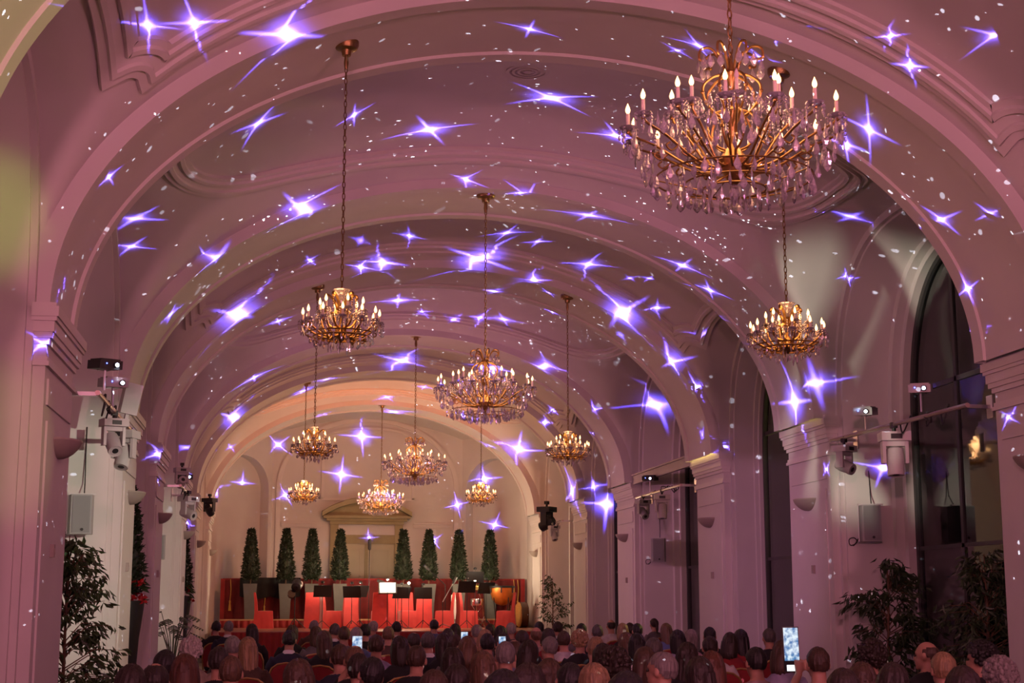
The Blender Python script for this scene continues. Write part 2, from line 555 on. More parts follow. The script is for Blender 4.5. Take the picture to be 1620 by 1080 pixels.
# ------------------------------------------------------------------ double door with segmental pediment
door = thing('door_1', 'cream double door under a curved sand-coloured pediment behind the stage', 'door', (-0.03, YEND, 0))
door['kind'] = 'structure'
m = MB()
for sx in (-1, 1):
    m.box(sx * 0.87, sx * 1.12, -0.14, 0, 0, 3.97)
m.box(-0.88, 0.88, -0.10, 0, 3.37, 3.64)
m.build('door_surround', SANDSTONE, door)
MB().box(-0.88, 0.88, -0.05, 0, 3.64, 3.96).build('overdoor_panel', PLASTER, door)
m = MB()
m.box(-1.14, 1.14, -0.2, 0, 3.96, 4.06); m.box(-1.24, 1.24, -0.28, 0, 4.06, 4.14); m.box(-1.34, 1.34, -0.36, 0, 4.14, 4.22)
rows = []
for i in range(31):
    t = -1 + 2 * i / 30
    z = 4.22 + 0.44 * (1 - t * t)
    rows.append([(1.38 * t, o_, z + dz) for o_, dz in ((0, -0.02), (-0.40, -0.02), (-0.40, 0.12), (0, 0.16))])
m.grid(rows, True)
tymp = [(1.34 * (-1 + 2 * i / 20), 4.22 + 0.44 * (1 - (-1 + 2 * i / 20) ** 2)) for i in range(21)]
m.prism(tymp, -0.12, 0)
m.build('pediment', SANDSTONE, door, angle=25)
for sx in (-1, 1):
    lf = MB()
    lf.box(min(sx * 0.03, sx * 0.86), max(sx * 0.03, sx * 0.86), -0.05, 0, 0, 3.37)
    leaf = lf.build('door_leaf', DOORPAINT, door)
    for z0, z1 in ((2.35, 3.22), (1.2, 2.2), (0.2, 1.05)):
        p = MB(); a, b = (0.17, 0.72) if sx > 0 else (-0.72, -0.17)
        for q in ((a, b, z0, z0 + 0.04), (a, b, z1 - 0.04, z1), (a, a + 0.04, z0, z1), (b - 0.04, b, z0, z1)):
            p.box(q[0], q[1], -0.075, -0.045, q[2], q[3])
        p.build('panel_frame', DOORPAINT, leaf)
MB().box(-0.05, 0.05, -0.09, 0, 0, 3.37).build('meeting_stile', SANDSTONE, door)

# ------------------------------------------------------------------ windows on one side
FRAME = mat('dark_window_frame', (0.05, 0.05, 0.05), 0.5)
wn = 0
for k in range(-1, 6):
    ya, yb = bay(k); yc, h = (ya + yb) / 2, (yb - ya) / 2; wide = h > 2
    dep = 0.85 if wide else 0.5; hw = h - 0.07 - (0.42 if wide else 0.16); drop = 0.24
    X = XW + dep
    wn += 1
    win = thing('window_%d' % wn, 'tall dark arched window in the recess between two piers', 'window', (X, yc, 0))
    win['kind'] = 'structure'
    ztop = lambda v: opening(v, wide) - drop
    # outer frame following the opening
    m = MB(); rows = []
    out = [(-1.0, 0.0)] + [(-math.cos(PI * i / 40), None) for i in range(41)] + [(1.0, 0.0)]
    o1 = [(-hw * 1.0, 0)] + [(-hw * math.cos(PI * i / 40), ztop(-math.cos(PI * i / 40))) for i in range(41)] + [(hw, 0)]
    rows = [[(0.0, y, z) for y, z in o1], [(0.0, y * 0.965, max(0, z - 0.06) if z else 0) for y, z in o1], [(0.08, y * 0.965, max(0, z - 0.06) if z else 0) for y, z in o1]]
    m.grid(rows); m.build('window_frame', FRAME, win)
    bars = [0.36] if wide else [0.3]
    ZH = 4.35
    # transom and mullions, each its own bar
    MB().box(0.02, 0.07, -hw, hw, ZH - 0.03, ZH + 0.03).build('transom', FRAME, win)
    MB().box(0.02, 0.06, -hw, hw, 2.28, 2.33).build('transom', FRAME, win)
    my = [hw * 0.30, -hw * 0.32] if wide else [0.0]
    for yy in my:
        MB().box(0.02, 0.07, yy - 0.035, yy + 0.035, 0, ztop(yy / hw) - 0.03).build('mullion', FRAME, win)
    ed = sorted([-hw] + my + [hw])
    for a, b in zip(ed, ed[1:]):
        for z0, z1 in ((0.0, 2.3), (2.3, ZH), (ZH, None)):
            m = MB()
            if z1 is not None:
                m.box(0.04, 0.05, a, b, z0, z1)
            else:
                n = 14
                ys = [a + (b - a) * i / n for i in range(n + 1)]
                poly = [(a, z0), (b, z0)] + [(y, max(z0 + 0.01, ztop(max(-1, min(1, y / hw))) - 0.02)) for y in reversed(ys)]
                m.prism(poly, 0.04, 0.05, 'x')
            m.build('pane', PANE, win)

# ------------------------------------------------------------------ lit house front across the court, seen through the widest window
OCHRE = mat('ochre_render', (0.42, 0.30, 0.08), 0.9, noise=0.25, nscale=1.5, bump=0.3, bscale=14)
ext_b = thing('exterior_facade', 'ochre house front outside the widest window at night', 'building', (9.5, 25.0, 0)); ext_b['kind'] = 'structure'
MB().box(0, 0.4, -3.4, 1.15, 0, 8.5).build('ochre_wall', OCHRE, ext_b)
MB().box(0, 0.4, 1.15, 9, 0, 8.5).build('dark_wall', mat('dark_grey_render', (0.05, 0.055, 0.06), 0.9), ext_b)
for y0 in (-2.6, -0.95, 0.45):
    for z0 in (0.8, 3.9):
        f = MB().box(-0.03, 0.02, y0 - 0.42, y0 + 0.42, z0, z0 + 1.9).build('facade_window', FRAME, ext_b)
        for sy in (-1, 1): MB().box(-0.05, -0.03, y0 + sy * 0.2 - 0.17, y0 + sy * 0.2 + 0.17, z0 + 0.08, z0 + 1.82).build('window_pane', mat('dim_facade_glass', (0.03, 0.03, 0.03), 0.2), f)
lamp('court_lamp', 'POINT', (8.2, 24.6, 4.6), (1.0, 0.72, 0.25), 2000, 0.15)

# ------------------------------------------------------------------ chandeliers
SLEEVE = mat('ivory_candle_sleeve', (0.80, 0.68, 0.56), 0.5)
BULB = mat('lit_flame_bulb', (1, 0.8, 0.5), 0.3, emit=(1.0, 0.52, 0.20), estr=4.5)
BULB.cycles.emission_sampling = 'NONE'
BULB_OFF = mat('unlit_clear_bulb', (0.75, 0.6, 0.6), 0.15)

def soffit(x):
    return Z0 + (H_ + 0.035) * math.sqrt(1 - ((x - X0) / (A_ + 0.035)) ** 2)

def pendant_mesh(w, h, facets=6, flat=0.45):
    """leaf-shaped cut drop hanging from its top"""
    m = MB()
    prof = [(0.12, 0.0), (0.22, -0.1), (0.16, -0.16), (0.7, -0.42), (1.0, -0.66), (0.55, -0.88)]
    rows = [[(r * w * math.cos(2 * PI * k / facets), r * w * flat * math.sin(2 * PI * k / facets), z * h) for k in range(facets)] for r, z in prof]
    m.grid(rows, True)
    n = len(m.v); m.v.append((0, 0, -h)); b = n - facets
    for k in range(facets): m.f.append((b + k, b + (k + 1) % facets, n)); m.mi.append(0)
    m.add(rows[0], [tuple(range(facets))])
    return m.mesh('pendant', CRYSTAL, smooth=False)
PEND_BIG = pendant_mesh(0.026, 0.098)
PEND_MID = pendant_mesh(0.017, 0.064)
PEND_LONG = pendant_mesh(0.014, 0.105)

def link_chain(z0, z1, step=0.05, r=0.0055, w=0.014):
    m = MB(); n = max(2, int((z1 - z0) / step)); st = (z1 - z0) / n
    for i in range(n):
        zc = z0 + st * (i + 0.5); pts = []
        for k in range(9):
            a = 2 * PI * k / 8
            u = w * math.cos(a); q = st * 0.62 * math.sin(a)
            pts.append((u, 0, zc + q) if i % 2 else (0, u, zc + q))
        m.tube(pts, r, 4, cap=False)
    return m

def curve(pts, n=8):
    """Catmull-Rom through points"""
    P = [Vector(p) for p in pts]; P = [P[0] * 2 - P[1]] + P + [P[-1] * 2 - P[-2]]; out = []
    for i in range(1, len(P) - 2):
        for t in range(n):
            t /= n
            out.append(0.5 * ((2 * P[i]) + (P[i + 1] - P[i - 1]) * t + (2 * P[i - 1] - 5 * P[i] + 4 * P[i + 1] - P[i + 2]) * t * t + (3 * P[i] - P[i - 1] - 3 * P[i + 1] + P[i + 2]) * t ** 3))
    out.append(P[-2])
    return out

def arm_parts(R, dz, zhub, kind):
    """meshes of one arm in the xz plane, its cup at (R, dz) relative to the hub"""
    a = MB()
    if kind == 'large':
        pts = curve([(0.05, 0, zhub + 0.06), (0.10, 0, zhub - 0.03), (R * 0.42, 0, zhub - 0.01), (R * 0.74, 0, zhub + dz * 0.55), (R * 0.95, 0, zhub + dz * 0.84), (R, 0, zhub + dz)], 5)
        rr = 0.0080
    else:
        pts = curve([(0.03, 0, zhub + 0.05), (0.07, 0, zhub - 0.03), (R * 0.5, 0, zhub - 0.035), (R * 0.85, 0, zhub + dz * 0.35), (R, 0, zhub + dz)], 5)
        rr = 0.0085
    a.tube(pts, rr, 6)
    # small leaf scroll under the arm
    q = pts[len(pts) // 2]
    a.tube(curve([(q.x, 0, q.z), (q.x + 0.05, 0, q.z - 0.035), (q.x + 0.085, 0, q.z - 0.01), (q.x + 0.06, 0, q.z + 0.012)], 4), 0.006, 5)
    a.ball((R, 0, zhub + dz - 0.006), 0.014, 6, 5)
    arm = a.mesh('arm', GOLD)
    z = zhub + dz
    cw = 0.052 if kind == 'large' else 0.036
    c = MB(); c.lathe([(0.012, z), (cw * 0.7, z + 0.006), (cw, z + 0.022), (cw * 1.04, z + 0.026), (cw * 0.7, z + 0.012), (0.012, z + 0.008)], 10, (R, 0, 0), cap=False)
    cup = c.mesh('drip_cup', CRYSTAL, smooth=False)
    s = MB(); h = 0.105 if kind == 'large' else 0.075
    s.lathe([(0.0115, z), (0.0115, z + h), (0.008, z + h + 0.004)], 8, (R, 0, 0))
    sleeve = s.mesh('candle_sleeve', SLEEVE)
    b = MB(); zb = z + h + 0.003; k = 1.0 if kind == 'large' else 0.9
    b.lathe([(0.006, zb), (0.0135 * k, zb + 0.012), (0.0155 * k, zb + 0.024), (0.012 * k, zb + 0.04), (0.006 * k, zb + 0.054), (0.0015, zb + 0.066)], 8, (R, 0, 0))
    bulb = b.mesh('flame_bulb', BULB)
    # loose ring of crystals under the cup
    g = MB()
    for k in range(6):
        a_ = 2 * PI * k / 6
        x, y = R + cw * math.cos(a_), cw * math.sin(a_)
        g.ball((x, y, z + 0.010), 0.009, 5, 4); g.ball((x, y, z - 0.012), 0.011, 5, 4)
        g.ball((x, y, z - 0.044), 0.009, 4, 4, 1, 0.6, 2.2)
    drops = g.mesh('cup_crystals', CRYSTAL, smooth=False)
    return arm, cup, sleeve, bulb, drops

RNG = random.Random(11)
ARMS = {}
def add_arms(root, n, R, dz, zhub, kind, off=0.0, key=None, unlit=()):
    if key not in ARMS: ARMS[key] = arm_parts(R, dz, zhub, kind)
    arm, cup, sleeve, bulb, drops = ARMS[key]
    for i in range(n):
        a = 2 * PI * i / n + off
        o = put('arm', arm, root); o.rotation_euler = (0, 0, a)
        put('drip_cup', cup, o); put('candle_sleeve', sleeve, o)
        b = put('flame_bulb', bulb, o)
        if i in unlit:
            b.data = b.data.copy(); b.data.materials[0] = BULB_OFF
        d = put('cup_crystals', drops, o); d['kind'] = 'stuff'

def ring_positions(n, r, z, jit, rnd):
    return [((r + rnd.uniform(-jit, jit)) * math.cos(2 * PI * i / n + rnd.uniform(-.1, .1)), (r + rnd.uniform(-jit, jit)) * math.sin(2 * PI * i / n + rnd.uniform(-.1, .1)), z + rnd.uniform(-.012, .012)) for i in range(n)]

LARGE_MESH = {}
def large_chandelier(x, y, label, detailed, power):
    """gilt two-tier chandelier with a crown of scrolls, 14 outer and 8 inner lights"""
    rnd = random.Random(int(y * 10))
    root = thing('chandelier', label, 'chandelier', (x, y, 0), rnd.uniform(0, 0.3), 'large chandeliers on the hall axis')
    zh = 4.22
    zt = soffit(x)
    c = MB(); c.lathe([(0.05, zt - 0.10), (0.055, zt - 0.05), (0.115, zt - 0.035), (0.13, zt - 0.01), (0.13, zt + 0.01)], 16); c.lathe([(0.02, zt - 0.24), (0.028, zt - 0.18), (0.02, zt - 0.10)], 8)
    c.build('ceiling_rose', BRASS, root)
    link_chain(4.86, zt - 0.22, 0.055).build('chain', BRASS, root)
    if 'stem' not in LARGE_MESH:
        s = MB()
        s.lathe([(0.0, 4.08), (0.03, 4.10), (0.055, 4.14), (0.085, 4.19), (0.10, 4.24), (0.06, 4.29), (0.022, 4.34), (0.020, 4.45), (0.05, 4.50), (0.055, 4.55), (0.02, 4.60), (0.018, 4.72), (0.04, 4.76), (0.045, 4.79), (0.018, 4.83), (0.008, 4.88)], 12)
        LARGE_MESH['stem'] = s.mesh('stem', GOLD)
        w = MB()                                          # one scroll of the crown
        w.tube(curve([(0.02, 0, 4.50), (0.10, 0, 4.53), (0.165, 0, 4.61), (0.175, 0, 4.70), (0.115, 0, 4.76), (0.045, 0, 4.79), (0.06, 0, 4.86), (0.12, 0, 4.94), (0.185, 0, 4.93), (0.195, 0, 4.87), (0.155, 0, 4.86)], 5), [0.0085] * 51, 6)
        w.tube(curve([(0.03, 0, 4.30), (0.10, 0, 4.33), (0.155, 0, 4.42), (0.12, 0, 4.52), (0.05, 0, 4.56), (0.035, 0, 4.62)], 5), 0.0075, 6)
        w.ball((0.155, 0, 4.86), 0.014, 6, 5); w.ball((0.18, 0, 4.66), 0.013, 6, 5); w.ball((0.155, 0, 4.42), 0.014, 6, 5)
        LARGE_MESH['scroll'] = w.mesh('crown_scroll', GOLD)
        hoop = MB()
        for r, z in ((0.19, 4.06), (0.30, 4.09), (0.47, 4.13)):
            hoop.tube([(r * math.cos(2 * PI * k / 40), r * math.sin(2 * PI * k / 40), z) for k in range(41)], 0.006, 5, cap=False)
        for k in range(7):
            a = 2 * PI * k / 7
            hoop.tube([(0.06 * math.cos(a), 0.06 * math.sin(a), 4.14), (0.19 * math.cos(a), 0.19 * math.sin(a), 4.06), (0.47 * math.cos(a), 0.47 * math.sin(a), 4.13)], 0.004, 4)
        LARGE_MESH['hoop'] = hoop.mesh('pendant_hoop', GOLD)
        v = MB(); v.lathe([(0.006, 3.96), (0.02, 3.99), (0.034, 4.03), (0.028, 4.07), (0.012, 4.10)], 8)
        LARGE_MESH['finial'] = v.mesh('glass_finial', CRYSTAL, smooth=False)
    put('stem', LARGE_MESH['stem'], root); put('glass_finial', LARGE_MESH['finial'], root)
    put('pendant_hoop', LARGE_MESH['hoop'], root)
    for i in range(7):
        o = put('crown_scroll', LARGE_MESH['scroll'], root); o.rotation_euler = (0, 0, 2 * PI * i / 7 + 0.2)
    add_arms(root, 14, 0.63, 0.20, zh, 'large', 0.1, 'large_outer', (3,) if detailed else ())
    add_arms(root, 8, 0.36, 0.30, zh, 'large', 0.35, 'large_inner', (5,) if detailed else ())
    spots = []
    for n, r, z, kindm in ((38, 0.61, 4.36, 0), (30, 0.55, 4.25, 0), (36, 0.47, 4.13, 0), (28, 0.38, 4.12, 2), (26, 0.30, 4.09, 0), (18, 0.19, 4.06, 2), (9, 0.09, 4.04, 1), (18, 0.37, 4.46, 0), (18, 0.18, 4.62, 1), (16, 0.19, 4.88, 0), (14, 0.18, 4.45, 2), (20, 0.63, 4.40, 2), (16, 0.28, 4.34, 1)):
        for q in ring_positions(n, r, z, 0.025, rnd): spots.append((q, kindm))
    if detailed:
        for q, kindm in spots:
            o = put('crystal_pendant', (PEND_BIG, PEND_MID, PEND_LONG)[kindm], root, q, rnd.uniform(0, PI))
        g = MB()
    else:
        g = MB()
        for q, kindm in spots:
            me = (PEND_BIG, PEND_MID, PEND_LONG)[kindm]; a = rnd.uniform(0, PI); ca, sa = math.cos(a), math.sin(a)
            g.add([(q[0] + v.co.x * ca - v.co.y * sa, q[1] + v.co.x * sa + v.co.y * ca, q[2] + v.co.z) for v in me.vertices], [tuple(p.vertices) for p in me.polygons])
    for i in range(14):                                   # bead garlands from crown to arms
        a = 2 * PI * i / 14 + 0.1; R0, R1 = 0.13, 0.60
        for t in range(17):
            u = t / 16; r = R0 + (R1 - R0) * u; z = 4.66 + (4.44 - 4.66) * u - 0.13 * math.sin(PI * u)
            g.ball((r * math.cos(a), r * math.sin(a), z), 0.0085, 5, 4)
        for t in range(7):
            g.ball((0.55 * math.cos(a), 0.55 * math.sin(a), 4.37 - t * 0.02), 0.008, 4, 4)
    o = g.build('crystal_beads', CRYSTAL, root, smooth=False); o['kind'] = 'stuff'
    l = lamp('chandelier_light', 'POINT', (x, y, 4.58), (1.0, 0.48, 0.26), power, 0.35)
    return root

SMALL_MESH = {}
def small_chandelier(x, y, label, power):
    """golden single-basket chandelier with a trumpet glass top, 12 outer and 6 inner lights"""
    rnd = random.Random(int(abs(x * 31 + y * 10)))
    root = thing('chandelier', label, 'chandelier', (x, y, 0), rnd.uniform(0, 0.5), 'golden chandeliers hung in pairs')
    zt = soffit(x); zh = 4.02
    c = MB(); c.lathe([(0.04, zt - 0.11), (0.05, zt - 0.06), (0.10, zt - 0.045), (0.115, zt - 0.01), (0.115, zt + 0.03)], 16); c.lathe([(0.016, zt - 0.24), (0.024, zt - 0.18), (0.016, zt - 0.10)], 8)
    c.build('ceiling_rose', BRASS, root)
    link_chain(4.44, zt - 0.22, 0.055, 0.005, 0.013).build('chain', BRASS, root)
    if 'stem' not in SMALL_MESH:
        s = MB(); s.lathe([(0.0, 3.93), (0.02, 3.95), (0.05, 3.98), (0.065, 4.01), (0.04, 4.05), (0.018, 4.10), (0.022, 4.20), (0.035, 4.26), (0.02, 4.30), (0.008, 4.45)], 10)
        SMALL_MESH['stem'] = s.mesh('stem', GOLD)
        t = MB(); t.lathe([(0.022, 4.27), (0.030, 4.32), (0.045, 4.37), (0.072, 4.41), (0.082, 4.42), (0.070, 4.415), (0.03, 4.34)], 14, cap=False)
        SMALL_MESH['trumpet'] = t.mesh('trumpet_glass', CRYSTAL, smooth=False)
        w = MB()
        w.tube(curve([(0.03, 0, 4.22), (0.06, 0, 4.31), (0.10, 0, 4.36), (0.14, 0, 4.38), (0.155, 0, 4.355), (0.135, 0, 4.345)], 5), [0.014] * 10 + [0.011] * 16, 6)
        for i in range(4): w.ball((0.145, 0, 4.33 - i * 0.022), 0.008, 5, 4)
        w.tube(curve([(0.02, 0, 4.06), (0.10, 0, 4.09), (0.14, 0, 4.16), (0.09, 0, 4.21), (0.035, 0, 4.20)], 5), 0.010, 6)
        SMALL_MESH['scroll'] = w.mesh('crown_scroll', GOLD)
        g = MB()
        for n, r, z, kindm in ((26, 0.37, 4.06, 1), (22, 0.29, 3.985, 1), (16, 0.19, 3.965, 1), (9, 0.10, 3.945, 2), (4, 0.03, 3.93, 1), (12, 0.24, 4.17, 1), (10, 0.12, 4.20, 1)):
            for q in ring_positions(n, r, z, 0.02, rnd):
                me = (PEND_BIG, PEND_MID, PEND_LONG)[kindm]; a = rnd.uniform(0, PI); ca, sa = math.cos(a), math.sin(a)
                g.add([(q[0] + v.co.x * ca - v.co.y * sa, q[1] + v.co.x * sa + v.co.y * ca, q[2] + v.co.z) for v in me.vertices], [tuple(p.vertices) for p in me.polygons])
        for i in range(12):
            a = 2 * PI * i / 12
            for t in range(13):
                u = t / 12; r = 0.13 + 0.22 * u
                g.ball((r * math.cos(a), r * math.sin(a), 4.24 - 0.12 * u - 0.07 * math.sin(PI * u)), 0.007, 4, 4)
        SMALL_MESH['beads'] = g.mesh('crystal_beads', CRYSTAL, smooth=False)
        b = MB()
        b.tube([(0.25 * math.cos(2 * PI * k / 36), 0.25 * math.sin(2 * PI * k / 36), 3.985) for k in range(37)], 0.010, 5, cap=False)
        b.tube([(0.32 * math.cos(2 * PI * k / 36), 0.32 * math.sin(2 * PI * k / 36), 4.01) for k in range(37)], 0.007, 5, cap=False)
        SMALL_MESH['basket'] = b.mesh('basket_ring', GOLD)
    put('stem', SMALL_MESH['stem'], root); put('trumpet_glass', SMALL_MESH['trumpet'], root)
    for i in range(5):
        o = put('crown_scroll', SMALL_MESH['scroll'], root); o.rotation_euler = (0, 0, 2 * PI * i / 5)
    put('basket_ring', SMALL_MESH['basket'], root)
    o = put('crystal_beads', SMALL_MESH['beads'], root); o['kind'] = 'stuff'
    add_arms(root, 12, 0.345, 0.085, zh, 'small', 0.15, 'small_outer')
    add_arms(root, 6, 0.20, 0.19, zh, 'small', 0.4, 'small_inner')
    lamp('chandelier_light', 'POINT', (x, y, 4.27), (1.0, 0.45, 0.18), power, 0.22)
    return root

large_chandelier(0.0, ARCH[0] - 0.27, 'largest gilt and crystal chandelier, nearest the viewer, hanging over the audience', True, 35)
large_chandelier(0.01, ARCH[2] - 0.35, 'second large chandelier on the hall axis, with violet-glinting crystals above the audience', False, 35)
large_chandelier(0.04, ARCH[4] - 0.6, 'third large chandelier on the hall axis, between two small golden ones', False, 60)
large_chandelier(0.08, ARCH[6] - 0.7, 'farthest large chandelier, hanging in front of the door pediment', False, 110)
for k, dy, la, lb in ((1, -0.14, 'bright golden chandelier hung beside the blind-niche wall, largest of its side', 'bright golden chandelier below the largest crystal chandelier on the window side'),
                      (3, -0.4, 'middle-sized golden chandelier hung on the blind-niche side, above a smaller one', 'middle-sized golden chandelier hung on the window side near the dark arched windows'),
                      (5, -0.6, 'smallest golden chandelier on the blind-niche side, above the stage topiaries', 'smallest golden chandelier on the window side, above the timpani')):
    small_chandelier(-2.14, ARCH[k] + dy, la, 22 if k < 5 else 70)
    small_chandelier(2.06, ARCH[k] + dy, lb, 22 if k < 5 else 70)

# ------------------------------------------------------------------ wall sconces, one on each pier
SCONCEM = mat('grey_plaster_sconce', (0.36, 0.30, 0.27), 0.7)
def sconce_mesh():
    m = MB(); rows = []; N = 16
    for j in range(7):                                    # bowl: flat top, shallow curved underside
        t = j / 6; rad = 1 - 0.96 * t ** 1.5
        z = -0.15 * math.sin(PI / 2 * t) ** 1.2
        rows.append([(-0.20 * rad * math.sin(PI * i / N), 0.30 * rad * math.cos(PI * i / N), z) for i in range(N + 1)])
    m.grid(rows)
    rim = [[(-q * math.sin(PI * i / N), p * math.cos(PI * i / N), z) for i in range(N + 1)] for p, q, z in ((0.30, 0.20, 0), (0.30, 0.20, 0.015), (0.275, 0.18, 0.015), (0.25, 0.16, -0.05))]
    m.grid(rim)
    m.add(rim[-1], [tuple(range(N + 1))])
    m.add(rows[0] , [])
    return m.mesh('wall_sconce', SCONCEM)
sm = sconce_mesh()
ordn = {-1: 'zeroth', 0: 'out', 1: 'first', 2: 'second', 3: 'third', 4: 'fourth', 5: 'fifth', 6: 'sixth'}
for s in (-1, 1):
    for k in range(1, 7):
        o = put('wall_sconce', sm, None, (s * (XP - 0.018), ARCH[k], 3.01), 0 if s > 0 else PI)
        tag(o, 'grey half-bowl sconce on the %s pier of the %s side' % (ordn[k], 'window' if s > 0 else 'blind-niche'), 'sconce', 'half-bowl wall sconces')
    for k in range(1, 5):
        m = MB(); m.box(-0.035, 0, -0.035, 0.035, -0.055, 0.055); m.box(-0.04, -0.035, -0.012, 0.012, -0.03, 0.02)
        o = m.build('wall_switch', SCONCEM); o.location = (s * (XP - 0.018), ARCH[k] - 0.15, 2.06); o.rotation_euler = (0, 0, 0 if s > 0 else PI)
        tag(o, 'small white switch box under the sconce of the %s %s pier' % (ordn[k], 'window-side' if s > 0 else 'niche-side'), 'switch', 'switch boxes on the piers')

# ------------------------------------------------------------------ loudspeakers hung on the far reveals
def speaker(x, y, z, rz, label, w=0.15, h=0.235):
    t = thing('loudspeaker', label, 'loudspeaker', (x, y, z), rz, 'grey wall loudspeakers')
    m = MB(); m.prism([(-w, 0.10), (w, 0.10), (w * 0.8, -0.12), (-w * 0.8, -0.12)][::-1], -h, h, 'z'); m.build('cabinet', GREYPL, t)
    # front faces -y
    f = MB(); f.box(-w * 0.68, w * 0.68, -0.13, -0.12, -h * 0.93, h * 0.93); f.build('grille', mat('grey_speaker_grille', (0.30, 0.30, 0.31), 0.8, bump=0.4, bscale=300), t)
    d = MB(); d.lathe([(0.018, -0.006), (0.018, 0.006)], 12)
    o = d.build('badge', BLACKPL, t); o.location = (w * 0.1, -0.133, -h * 0.78); o.rotation_euler = (PI / 2, 0, 0)
    b = MB(); b.box(-0.02, 0.02, 0.10, 0.26, -0.04, 0.04); b.box(-0.10, 0.10, 0.24, 0.27, -0.12, 0.12); b.box(-w * 1.1, w * 1.1, -0.02, 0.02, h, h + 0.02); b.box(-w * 1.1, -w * 1.02, -0.02, 0.02, -h, h + 0.02)
    b.build('bracket', WHITEPL, t)
    c = MB(); c.tube([(0.03, 0.1, h), (0.035, 0.2, h + 0.15), (0.03, 0.24, h + 0.5), (0.03, 0.25, h + 0.85)], 0.008, 5)
    c.tube(curve([(-w, 0.12, -h * 0.8), (-w - 0.04, 0.18, -h * 1.1), (-w - 0.10, 0.2, -h * 1.15), (-w - 0.11, 0.2, -h * 0.85), (-w - 0.05, 0.2, -h * 0.75), (-w - 0.01, 0.2, -h * 0.95), (-w - 0.06, 0.2, -h * 1.2)], 6), 0.007, 5)
    c.build('cable', BLACKPL, t)
speaker(-5.02, 18.82, 2.66, 0.15, 'grey loudspeaker above the big ficus by the blind-niche wall')
speaker(-5.0, 30.25, 2.66, 0.15, 'grey loudspeaker in the niche above the split-leaf plant')
speaker(4.96, 18.86, 2.63, -0.25, 'grey loudspeaker above the ficus in the widest window recess')
speaker(4.97, 30.22, 2.65, -0.25, 'grey loudspeaker below the light bar in the farther window recess')

# ------------------------------------------------------------------ light bars with moving heads and star projectors
LENS = mat('lit_projector_lens', (0.9, 0.95, 1), 0.1, emit=(0.55, 0.62, 1.0), estr=30.0)
LENS.cycles.emission_sampling = 'NONE'
BLUELED = mat('blue_led', (0.1, 0.2, 1), 0.2, emit=(0.08, 0.12, 1.0), estr=12.0)
BLUELED.cycles.emission_sampling = 'NONE'
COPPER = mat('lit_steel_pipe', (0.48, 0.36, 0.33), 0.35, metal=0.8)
HEADG = mat('pale_grey_fixture', (0.48, 0.45, 0.46), 0.45)

def light_bar(x, ya, yb, z, wallx, label, slope=0.0):
    t = thing('light_bar', label, 'light bar', (x, (ya + yb) / 2, z), 0, 'light bars across the niches')
    L = (yb - ya) / 2
    MB().tube([(0, -L, -slope), (0, L, slope)], 0.026, 8).build('pipe', COPPER, t)
    for y, dz in ((-L + 0.1, -slope), (L - 0.1, slope)):
        b = MB()
        b.box(min(0, wallx - x), max(0, wallx - x), y - 0.02, y + 0.02, dz - 0.02, dz + 0.02)
        b.box(wallx - x - 0.01, wallx - x + 0.01, y - 0.07, y + 0.07, dz - 0.12, dz + 0.12)
        b.build('wall_bracket', STEEL, t)
    rnd = random.Random(int(ya * 7))
    for i in range(6):
        c = MB()
        y = -L + 2 * L * rnd.random() * 0.8 + 0.2; l = 0.15 + rnd.random() * 0.25
        c.tube(curve([(0, y, 0.02), (0.02, y + l * 0.2, 0.07 * rnd.uniform(-1.6, 1)), (-0.02, y + l * 0.6, 0.08 * rnd.uniform(-2, 1)), (0.01, y + l, 0.02)], 6), 0.009, 5)
        c.build('cable_loop', BLACKPL, t)
    return t
def moving_head(x, y, z, yaw, pitch, label, m_=None, sc_=1.0, group='moving-head lamps'):
    m_ = m_ or HEADG
    t = thing('moving_head_lamp', label, 'stage lamp', (x, y, z), yaw, group)
    t.scale = (sc_,) * 3
    b = MB(); b.box(-0.13, 0.13, -0.11, 0.11, -0.10, -0.02); b.build('base', m_, t)
    MB().box(-0.05, 0.05, -0.115, -0.11, -0.085, -0.04).build('display', BLACKPL, t)
    k = MB(); k.tube([(0, 0, -0.02), (0, 0, 0.06)], 0.02, 6); k.box(-0.03, 0.03, -0.03, 0.03, 0.02, 0.07); k.build('clamp', BLACK, t)
    y_ = MB(); y_.box(-0.11, 0.11, -0.04, 0.04, -0.145, -0.10)
    for s in (-1, 1): y_.prism([(s * 0.115, -0.10), (s * 0.085, -0.10), (s * 0.085, -0.30), (s * 0.115, -0.30)], -0.05, 0.05)
    y_.build('yoke', m_, t)
    h = MB(); h.lathe([(0.045, -0.13), (0.075, -0.11), (0.082, -0.02), (0.075, 0.06), (0.078, 0.10), (0.072, 0.13), (0.06, 0.125)], 14)
    hd = h.build('head', m_, t); hd.location = (0, 0, -0.28); hd.rotation_euler = (pitch, 0, 0)
    l = MB(); l.lathe([(0.058, 0.118), (0.03, 0.126), (0.001, 0.128)], 12); l.build('lens', BLACKPL, hd)
    return t
